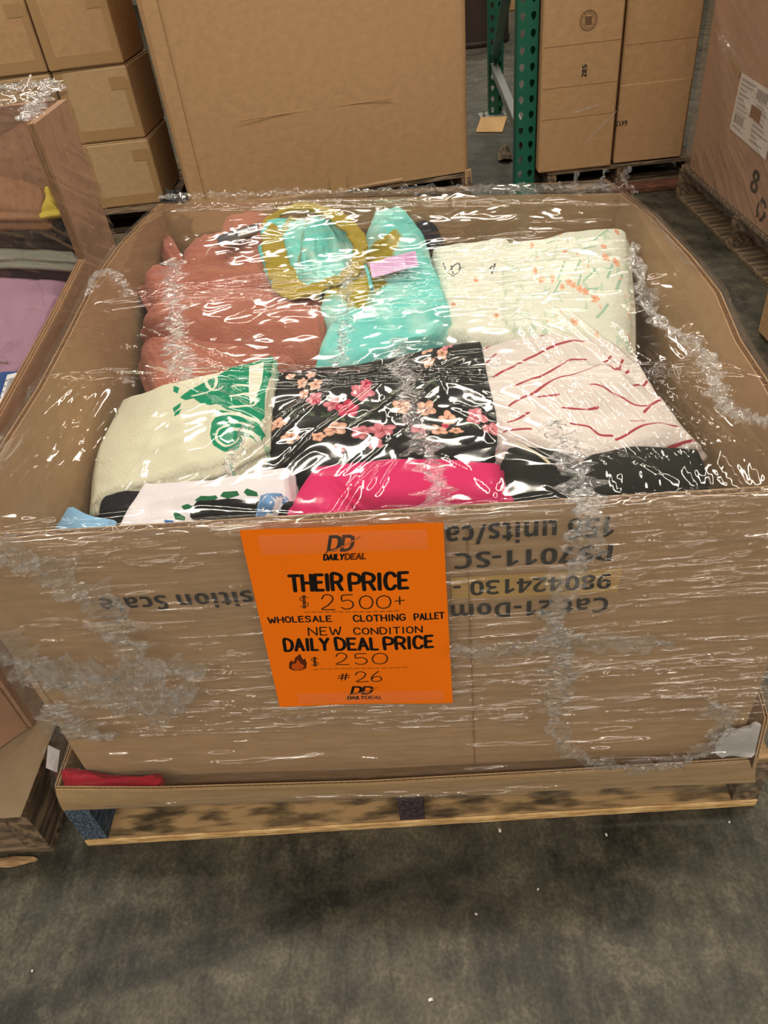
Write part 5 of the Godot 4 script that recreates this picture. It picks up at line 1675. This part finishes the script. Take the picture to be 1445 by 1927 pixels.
func rounded_ring(sx: float, sz: float, r: float, y: float, bulge: float, sd: float) -> Array:
	# counted so that the skin of the loft faces outwards
	var o := []
	for c in 4:
		var cx: float = [1, -1, -1, 1][c] * (sx / 2 - r)
		var cz: float = [1, 1, -1, -1][c] * (sz / 2 - r)
		for k in 5:
			var a := PI / 2 * c + PI / 2 * k / 4.0
			o.append(Vector3(cx + cos(a) * r, y, cz + sin(a) * r))
		var nxt: Vector2 = [Vector2(-1, 1), Vector2(-1, -1), Vector2(1, -1), Vector2(1, 1)][c]
		var from: Vector3 = o[o.size() - 1]
		var to := Vector3(nxt.x * (sx / 2 - r), y, nxt.y * (sz / 2 - r))
		if c % 2 == 0: to = Vector3(nxt.x * (sx / 2 - r), y, from.z)
		else: to = Vector3(from.x, y, nxt.y * (sz / 2 - r))
		var outw := Vector3(0, 0, signf(from.z)) if c % 2 == 0 else Vector3(signf(from.x), 0, 0)
		for k in range(1, 12):
			var t := k / 12.0
			o.append(from.lerp(to, t) + outw * bulge * sin(PI * t) * (1.0 + .25 * sin(sd + y * 5.0)))
	o.reverse()
	return o

func big_gaylord() -> void:
	var c := Vector3(-.335, 0, -3.85)
	pallet("wooden pallet under the large plain brown box", Vector3(c.x, 0, c.z), .141, 1.22, 1.04, .128, {})
	var t := thing("cardboard_box", "very large plain brown cardboard box standing behind the box of clothes", "box", Vector3(c.x, .134, c.z), .141)
	var rings := []
	for k in 13:
		var h := k / 12.0
		rings.append(rounded_ring(1.215 + .02 * h, 1.02, .03, h * 1.10, .014 + .018 * sin(PI * h), 1.0))
	put("body", loft(rings), M.card_tan, t)
	put("lid_flap", box_mesh(Vector3(0, 1.102, .26), Vector3(1.2, .006, .49), .002), M.card_tan, t)
	put("lid_flap", box_mesh(Vector3(0, 1.102, -.26), Vector3(1.2, .006, .49), .002), M.card_tan, t)
	# a pressed crease, a patch of tape over the lower edge and two flap corners
	put("crease", box_mesh(Vector3(-.02, .330, .5405), Vector3(.62, .002, .0025), .0008), M.card_tan, t)
	put("tape_strip", box_mesh(Vector3(.03, .075, .5315), Vector3(.07, .15, .0012), 0, Basis(Vector3.RIGHT, -.10)), M.tape, t)
	put("seam_strip", box_mesh(Vector3(-.565, .55, .517), Vector3(.055, 1.08, .002), 0, Basis(Vector3.UP, -.05)), M.card_tan, t)
	put("bottom_flap", box_mesh(Vector3(-.12, .008, .518), Vector3(.86, .012, .02), .003, Basis(Vector3.BACK, .006)), M.card_pale, t)
	put("corner_flap", box_mesh(Vector3(.602, -.022, .512), Vector3(.035, .06, .008), .002, Basis(Vector3.UP, .5)), M.card_pale, t)

# ------------------------------------------------------------------ racking and what stands by it
func drop_hole(cx: float, cy: float) -> PackedVector2Array:
	# a teardrop slot, wide at the top
	var o := PackedVector2Array()
	for k in 16:
		var a := TAU * k / 16
		var q := Vector2(cos(a) * .0105, sin(a) * .0135)
		if q.y < 0: q.x *= 1.0 - .45 * clampf(-q.y / .0135, 0, 1)
		if q.y < 0: q.y *= 1.3
		o.append(Vector2(cx, cy) + q)
	return o

func post_mesh(height: float) -> ArrayMesh:
	# an open C of steel with two rows of teardrop slots in its face
	var st := begin()
	var w := .085
	var pitch := .0585
	var n := int(height / pitch)
	for c in 2:
		for k in n:
			var x0 := -w / 2 + c * w / 2
			var y0 := k * pitch
			var ctr := Vector2(x0 + w / 4, y0 + pitch / 2)
			var hole := drop_hole(ctr.x, ctr.y)
			for i in 16:
				var a: Vector2 = hole[i]
				var b: Vector2 = hole[(i + 1) % 16]
				var oa := edge_point(ctr, a - ctr, w / 4, pitch / 2)
				var ob := edge_point(ctr, b - ctr, w / 4, pitch / 2)
				for z in [0.0, -.0025]:
					var q := [Vector3(a.x, a.y, z), Vector3(b.x, b.y, z), Vector3(ob.x, ob.y, z), Vector3(oa.x, oa.y, z)]
					if absf(oa.x - ob.x) > 1e-5 and absf(oa.y - ob.y) > 1e-5:
						var corner := Vector2(oa.x if absf(oa.x - ctr.x) > w / 4 - 1e-5 else ob.x, oa.y if absf(oa.y - ctr.y) > pitch / 2 - 1e-5 else ob.y)
						q = [q[0], q[1], q[2], Vector3(corner.x, corner.y, z), q[3]]
					face(st, q, Vector3(0, 0, 1 if z == 0.0 else -1))
				var m2 := (a + b) / 2 - ctr
				face(st, [Vector3(a.x, a.y, 0), Vector3(b.x, b.y, 0), Vector3(b.x, b.y, -.0025), Vector3(a.x, a.y, -.0025)], Vector3(-m2.x, -m2.y, 0))
	for s in [-1, 1]:
		add_box(st, Vector3(s * (w / 2 - .00125), n * pitch / 2, -.035), Vector3(.0025, n * pitch, .07), .0005)
		add_box(st, Vector3(s * (w / 2 - .010), n * pitch / 2, -.069), Vector3(.02, n * pitch, .0025), .0005)
	return done(st)

func edge_point(_c: Vector2, d: Vector2, hx: float, hy: float) -> Vector2:
	var k := minf(hx / maxf(absf(d.x), 1e-6), hy / maxf(absf(d.y), 1e-6))
	return _c + d * k

func beam(a: Vector3, b: Vector3, s: float) -> ArrayMesh:
	var d := (b - a)
	var z := d.normalized()
	var x := Vector3.UP.cross(z).normalized()
	return box_mesh((a + b) / 2, Vector3(s, s, d.length()), .003, Basis(x, z.cross(x), z))

func rack_area() -> void:
	var t := thing("pallet_rack", "green steel pallet rack upright with teardrop slots, between big box and cartons", "rack", Vector3(.585, 0, -4.2))
	var off := -t.position
	var pm := post_mesh(2.6)
	put("front_post", pm, M.green, t).position = off + Vector3(.585, .004, -3.455)
	var rp := put("rear_post", pm, M.green, t)
	rp.position = off + Vector3(.662, .004, -4.98)
	for q in [[Vector3(.585, .003, -3.49), .13], [Vector3(.64, .003, -5.0), .16]]:
		var fpl := put("foot_plate", box_mesh(q[0] + off, Vector3(q[1], .006, .13), .002), M.steel, t)
		for s in [-.35, .35]:
			var b := begin()
			add_box(b, q[0] + off + Vector3(s * q[1], .012, .045), Vector3(.018, .012, .018), .004)
			add_box(b, q[0] + off + Vector3(s * q[1], .028, .045), Vector3(.009, .03, .009), .003)
			put("anchor_bolt", done(b), M.steel, fpl)
	put("horizontal_brace", beam(off + Vector3(.655, .25, -4.99), off + Vector3(.578, .24, -3.53), .042), M.steel, t, "grey galvanised brace")
	put("diagonal_brace", beam(off + Vector3(.655, .30, -4.99), off + Vector3(.575, 1.02, -3.53), .042), M.green, t)
	put("horizontal_brace", beam(off + Vector3(.655, 1.10, -4.99), off + Vector3(.578, 1.10, -3.53), .042), M.green, t)
	# two big cartons on a low pallet beside the post
	pallet("dark low wooden pallet under the two tall cartons by the rack", Vector3(.998, 0, -3.86), 0.0, .64, .90, .098, {"mx": M.wood_old, "boards": 6})
	var a := thing("carton", "tall brown carton printed 285 with a round stamp, next to the green post", "box", Vector3(.790, .100, -3.61))
	put("body", box_mesh(Vector3(0, .46, 0), Vector3(.312, .92, .42), .006), M.card_tan, a)
	for y in [.21, .325, .47]:
		put("score_line", box_mesh(Vector3(0, y, .2103), Vector3(.30, .0025, .0012), .0004), M.card_edge, a)
	var film := pane(.12, .12)
	put("clear_tape", box_mesh(Vector3(.03, .235, .2113), Vector3(.10, .006, .001), 0, Basis(Vector3.BACK, .18)), film, a)
	put("clear_tape", box_mesh(Vector3(.10, .16, .2113), Vector3(.16, .004, .001), 0, Basis(Vector3.BACK, .75)), film, a)
	put("printed_text", letters("285", 700, Vector3(.025, .352, .2116), Vector3(0, .045, 0), Vector3(-.020, 0, 0)), M.ink, a)
	put("round_stamp", stamp(Vector3(.018, .545, .2116), .034), std(Color(0.36, 0.26, 0.17), .8), a, "printed round certificate stamp")
	var b := thing("carton", "tall brown carton with an overlapping lower flap, between 285 carton and wrapped pallet", "box", Vector3(1.108, .104, -3.63))
	put("body", box_mesh(Vector3(0, .46, 0), Vector3(.295, .92, .42), .006), M.card_tan, b)
	put("lower_flap", box_mesh(Vector3(-.004, .150, .213), Vector3(.286, .298, .006), .002), M.card_tan, b)
	put("score_line", box_mesh(Vector3(0, .44, .2103), Vector3(.28, .002, .0012), .0004), M.card_edge, b)
	put("printed_text", letters("6413", 700, Vector3(-.105, .168, .2168), Vector3(-.048, 0, 0), Vector3(0, -.020, 0)), M.ink, b.get_node("lower_flap"))
	# further down the bay
	var d := thing("fibre_drum", "dark brown drum far back in the bright aisle behind the big box", "drum", Vector3(.83, 0, -7.7))
	var prof := []
	for q in [[.30, 0.0], [.31, .02], [.31, .04], [.30, .05], [.30, .72], [.31, .73], [.31, .76], [.295, .78], [.02, .78]]:
		var ring := []
		for k in 40: ring.append(Vector3(cos(-TAU * k / 40) * q[0], q[1], sin(-TAU * k / 40) * q[0]))
		prof.append(ring)
	put("body", loft(prof), std(Color(0.17, 0.11, 0.08), .5), d)
	put("clamp_ring", tube_mesh(ring_path(.312, .70, 24), .008, 6), M.steel, d)
	carton("brown carton standing farthest back in the bright aisle", Vector3(1.22, 0, -9.7), 0.0, Vector3(.5, .42, .4), M.card_tan, "", false)
	tag(put("cardboard_scrap", plate([V(.498, .002, -4.623), V(.640, .002, -4.559), V(.717, .003, -4.90), V(.567, .002, -4.95)], .004), board(Color(0.82, 0.66, 0.46), 71)), "flat tan cardboard piece lying on the floor by the rear rack foot", "scrap")
	tag(put("paper_scrap", cloth([[V(.55, .02, -4.0), V(.58, .03, -3.98), V(.61, .02, -4.0)], [V(.555, .03, -4.06), V(.585, .06, -4.05), V(.61, .03, -4.07)], [V(.56, .015, -4.12), V(.585, .03, -4.12), V(.61, .015, -4.12)]], .015, .006, .012, 30.0, 131, {"nu": 26, "nv": 26, "layers": 1}), std(Color(0.52, 0.46, 0.38), .7)), "crumpled brown paper scrap on the floor beside the rack brace", "scrap")
	for k in 3:
		var x: float = [.80, 1.02, .92][k]
		tag(put("film_shred", fold_strip([V(x, .10, -3.36), V(x - .02, .07, -3.35), V(x - .015, .03, -3.33), V(x + .03, .01, -3.31)], .03, .006, Vector3(0, .4, .9).normalized(), 140 + k), M.film_fold), "loose clear film shred hanging below the %s" % ["stamped 285 carton, beside the green post", "tall carton with the lower flap", "gap between the two tall cartons"][k], "plastic film", "film shreds under the cartons")
	# low bottom boards that stick out on the floor
	tag(put("floor_board", box_mesh(Vector3(1.14, .012, -3.36), Vector3(.42, .022, .09), .003, Basis(Vector3.UP, .02)), wood(Color(0.30, 0.17, 0.12), Color(0.44, 0.28, 0.2), Vector3(2, 9, 9), 72)), "reddish wooden board lying on the floor in front of the low pallet", "board")

func ring_path(r: float, y: float, n: int) -> Array:
	var o := []
	for k in n + 1: o.append(Vector3(cos(TAU * k / n) * r, y, sin(TAU * k / n) * r))
	return o

func stamp(c: Vector3, r: float) -> ArrayMesh:
	var st := begin()
	var ring := func(r0: float, r1: float) -> void:
		for k in 36:
			var a := TAU * k / 36
			var b := TAU * (k + 1) / 36
			face(st, [c + V(cos(a) * r0, sin(a) * r0, 0), c + V(cos(b) * r0, sin(b) * r0, 0), c + V(cos(b) * r1, sin(b) * r1, 0), c + V(cos(a) * r1, sin(a) * r1, 0)], Vector3.BACK)
	ring.call(r * .93, r)
	ring.call(r * .66, r * .70)
	for k in 20:
		var a := TAU * k / 20
		var q := c + V(cos(a), sin(a), 0) * r * .82
		face(st, [q + V(-.0012, -.0018, 0), q + V(.0012, -.0018, 0), q + V(.0012, .0018, 0), q + V(-.0012, .0018, 0)], Vector3.BACK)
	for k in 5:
		face(st, [c + V(-.014, -.014 + k * .006, 0), c + V(.014, -.014 + k * .006, 0), c + V(.014, -.011 + k * .006, 0), c + V(-.014, -.011 + k * .006, 0)], Vector3.BACK)
	return done(st)

func right_side() -> void:
	pallet("old wooden pallet under the film-wrapped box on the right", Vector3(1.70, 0, -2.62), PI / 2, 1.20, 1.04, .130, {})
	var t := thing("cardboard_box", "big film-wrapped brown box on the right carrying white shipping labels", "box", Vector3(1.70, .134, -2.62))
	var rings := []
	for k in 9:
		var h := k / 8.0
		rings.append(rounded_ring(1.01, 1.10, .02, h * 1.25, .006, 2.0))
	put("body", loft(rings), M.card_red, t)
	put("lid", box_mesh(Vector3(0, 1.252, 0), Vector3(1.0, .006, 1.09), .002), M.card_red, t)
	var ink := std(Color(0.20, 0.14, 0.10), .8)
	put("printed_text", letters("8", 700, Vector3(-.5125, .085, .045), Vector3(0, 0, .06), Vector3(0, .07, 0)), ink, t)
	put("recycling_mark", recycle(Vector3(-.5125, .055, .16), .035), ink, t)
	var cv := Canvas.new(700, 900, Color(0.84, 0.80, 0.78))
	var tx := Color(0.35, 0.33, 0.32)
	for k in 22:
		var y := 60 + (k % 11) * 74
		cv.im.fill_rect(Rect2i(30 + (k / 11) * 350, y, rng.randi_range(120, 290), 14), tx.lightened(rng.randf() * .3))
		cv.im.fill_rect(Rect2i(30 + (k / 11) * 350, y + 26, rng.randi_range(60, 240), 10), tx.lightened(rng.randf() * .4))
	for r in [Rect2i(330, 60, 230, 170), Rect2i(40, 600, 200, 160)]:
		cv.im.fill_rect(r, Color(0.84, 0.80, 0.78))
		var x: int = r.position.x + 8
		while x < r.end.x - 12:
			var w := rng.randi_range(4, 12)
			cv.im.fill_rect(Rect2i(x, r.position.y + 8, w, r.size.y - 16), Color(0.16, 0.15, 0.15))
			x += w + rng.randi_range(4, 12)
	cv.im.fill_rect(Rect2i(300, 330, 190, 190), Color(0.50, 0.36, 0.26))
	var m := std(Color.WHITE, .5)
	m.albedo_texture = cv.texture()
	var lab := put("shipping_label", plate([V(1.1865, .354, -2.815), V(1.1865, .332, -2.50), V(1.1865, .512, -2.50), V(1.1865, .526, -2.80)], .0012), m)
	tag(lab, "white printed shipping label sheet on the wrapped box on the right", "label")
	put("tape_strip", box_mesh(Vector3(-.5126, .40, -.245), Vector3(.001, .02, .10), 0, Basis(Vector3.RIGHT, .35)), M.tape, t)
	var w := thing("stretch_film", "dull slanting stretch film over the labelled box on the right", "plastic film", Vector3(1.70, .134, -2.62))
	var Q := Relief.new(-3.25, .08, -1.95, 1.42, .006, .004)
	for k in 240:
		var z := rng.randf_range(-3.2, -2.0)
		var y := rng.randf_range(.1, 1.2)
		var l := rng.randf_range(.1, .4)
		var d := Vector2(.9, -.42).rotated(rng.randfn(0.0, .06))
		Q.ridge(Vector2(z, y), Vector2(z, y) + d * l, rng.randf_range(0.3, 1.3) * 0.009, rng.randf_range(0.006, 0.012))
	var p := PackedVector3Array()
	var uv := PackedVector2Array()
	for j in 221:
		for i in 161:
			var z := lerpf(-3.172, -2.06, i / 160.0)
			var y := lerpf(.10, 1.39, j / 220.0)
			p.append(Vector3(1.180 - Q.at(z, y), y, z))
			uv.append(Vector2(i / 40.0, j / 220.0))
	put("side_sheet", grid_mesh(p, uv, 161, 221), M.film_plain, w).position = -w.position
	p = PackedVector3Array()
	uv = PackedVector2Array()
	for j in 41:
		for i in 41:
			p.append(Vector3(lerpf(1.18, 2.21, i / 40.0), .11 + 1.28 * j / 40.0, -2.058 + .003 * sin(i * 1.7 + j)))
			uv.append(Vector2(i / 10.0, j / 40.0))
	put("front_sheet", grid_mesh(p, uv, 41, 41), M.film_plain, w).position = -w.position
	# the nearer box cut by the frame
	var n := thing("cardboard_box", "brown cardboard box at the far right edge, nearer than the labelled one", "box", Vector3(1.40, 0, -1.60))
	put("body", box_mesh(Vector3(0, .36, 0), Vector3(.74, .72, .80), .012), M.card_tan, n)
	put("lid_flap", box_mesh(Vector3(-.18, .722, 0), Vector3(.36, .005, .78), .001), M.card_tan, n)
	put("lid_flap", box_mesh(Vector3(.18, .722, 0), Vector3(.36, .005, .78), .001), M.card_tan, n)
	put("tape_strip", box_mesh(Vector3(0, .726, 0), Vector3(.06, .001, .79), 0), M.tape, n)

func recycle(c: Vector3, r: float) -> ArrayMesh:
	var st := begin()
	for k in 3:
		var a := TAU * k / 3 + .5
		var b := a + 1.3
		for s in 5:
			var a0 := lerpf(a, b, s / 5.0)
			var a1 := lerpf(a, b, (s + 1) / 5.0)
			face(st, [c + V(0, sin(a0) * r * .65, cos(a0) * r * .65), c + V(0, sin(a1) * r * .65, cos(a1) * r * .65), c + V(0, sin(a1) * r, cos(a1) * r), c + V(0, sin(a0) * r, cos(a0) * r)], Vector3.LEFT)
		face(st, [c + V(0, sin(b) * r * .45, cos(b) * r * .45), c + V(0, sin(b) * r * 1.25, cos(b) * r * 1.25), c + V(0, sin(b + .5) * r * .85, cos(b + .5) * r * .85)], Vector3.LEFT)
	return done(st)

# ------------------------------------------------------------------ small things on the floor
func litter() -> void:
	var sp := put("wood_splinter", cloth([[V(-.712, .006, -.540), V(-.68, .008, -.538), V(-.645, .005, -.546)], [V(-.71, .007, -.546), V(-.68, .009, -.546), V(-.643, .005, -.549)], [V(-.705, .006, -.552), V(-.68, .007, -.554), V(-.648, .005, -.552)]], .005, .002, .0015, 60.0, 151, {"nu": 30, "nv": 14, "layers": 1, "bulge": .0005}), wood(Color(0.55, 0.42, 0.29), Color(0.74, 0.60, 0.44), Vector3(3, 20, 20), 73))
	tag(sp, "long pale wood splinter on the floor in front of the left pallet", "splinter")
	var bits := [[.077, -.547, .006, "white torn paper bit on the floor just in front of the pallet's front board"], [.232, -.530, .005, "white fleck on the floor right of the torn paper bit, near the pallet"], [.414, -.537, .003, "tiny white fleck on the floor by the pallet's right corner"], [.119, -.458, .003, "small white fleck on the floor below the sign's right side"], [.028, -.430, .0035, "small white fleck on the floor between the worn patch and the frame"], [-.042, -.329, .006, "pale sliver on the floor at the bottom of the picture"], [-.594, -.390, .003, "small white fleck on the floor at the lower left"]]
	for b in bits:
		var s: float = b[2] * 0.55
		var x: float = b[0]
		var z: float = b[1]
		var r := rng.randf() * 3.0
		var bx := Basis(Vector3.UP, r)
		var net := []
		for j in 3:
			var row := []
			for i in 3: row.append(Vector3(x, .0025, z) + bx * Vector3((i - 1) * s * .8, .0015 if i == 1 else 0.0, -(j - 1) * s * .45))
			net.append(row)
		tag(put("floor_fleck", cloth(net, .002, .0008, .001, 200.0, 160 + int(s * 1000), {"nu": 10, "nv": 10, "layers": 1, "bulge": .0003}), M.white_paper), b[3], "scrap", "white flecks on the concrete floor")
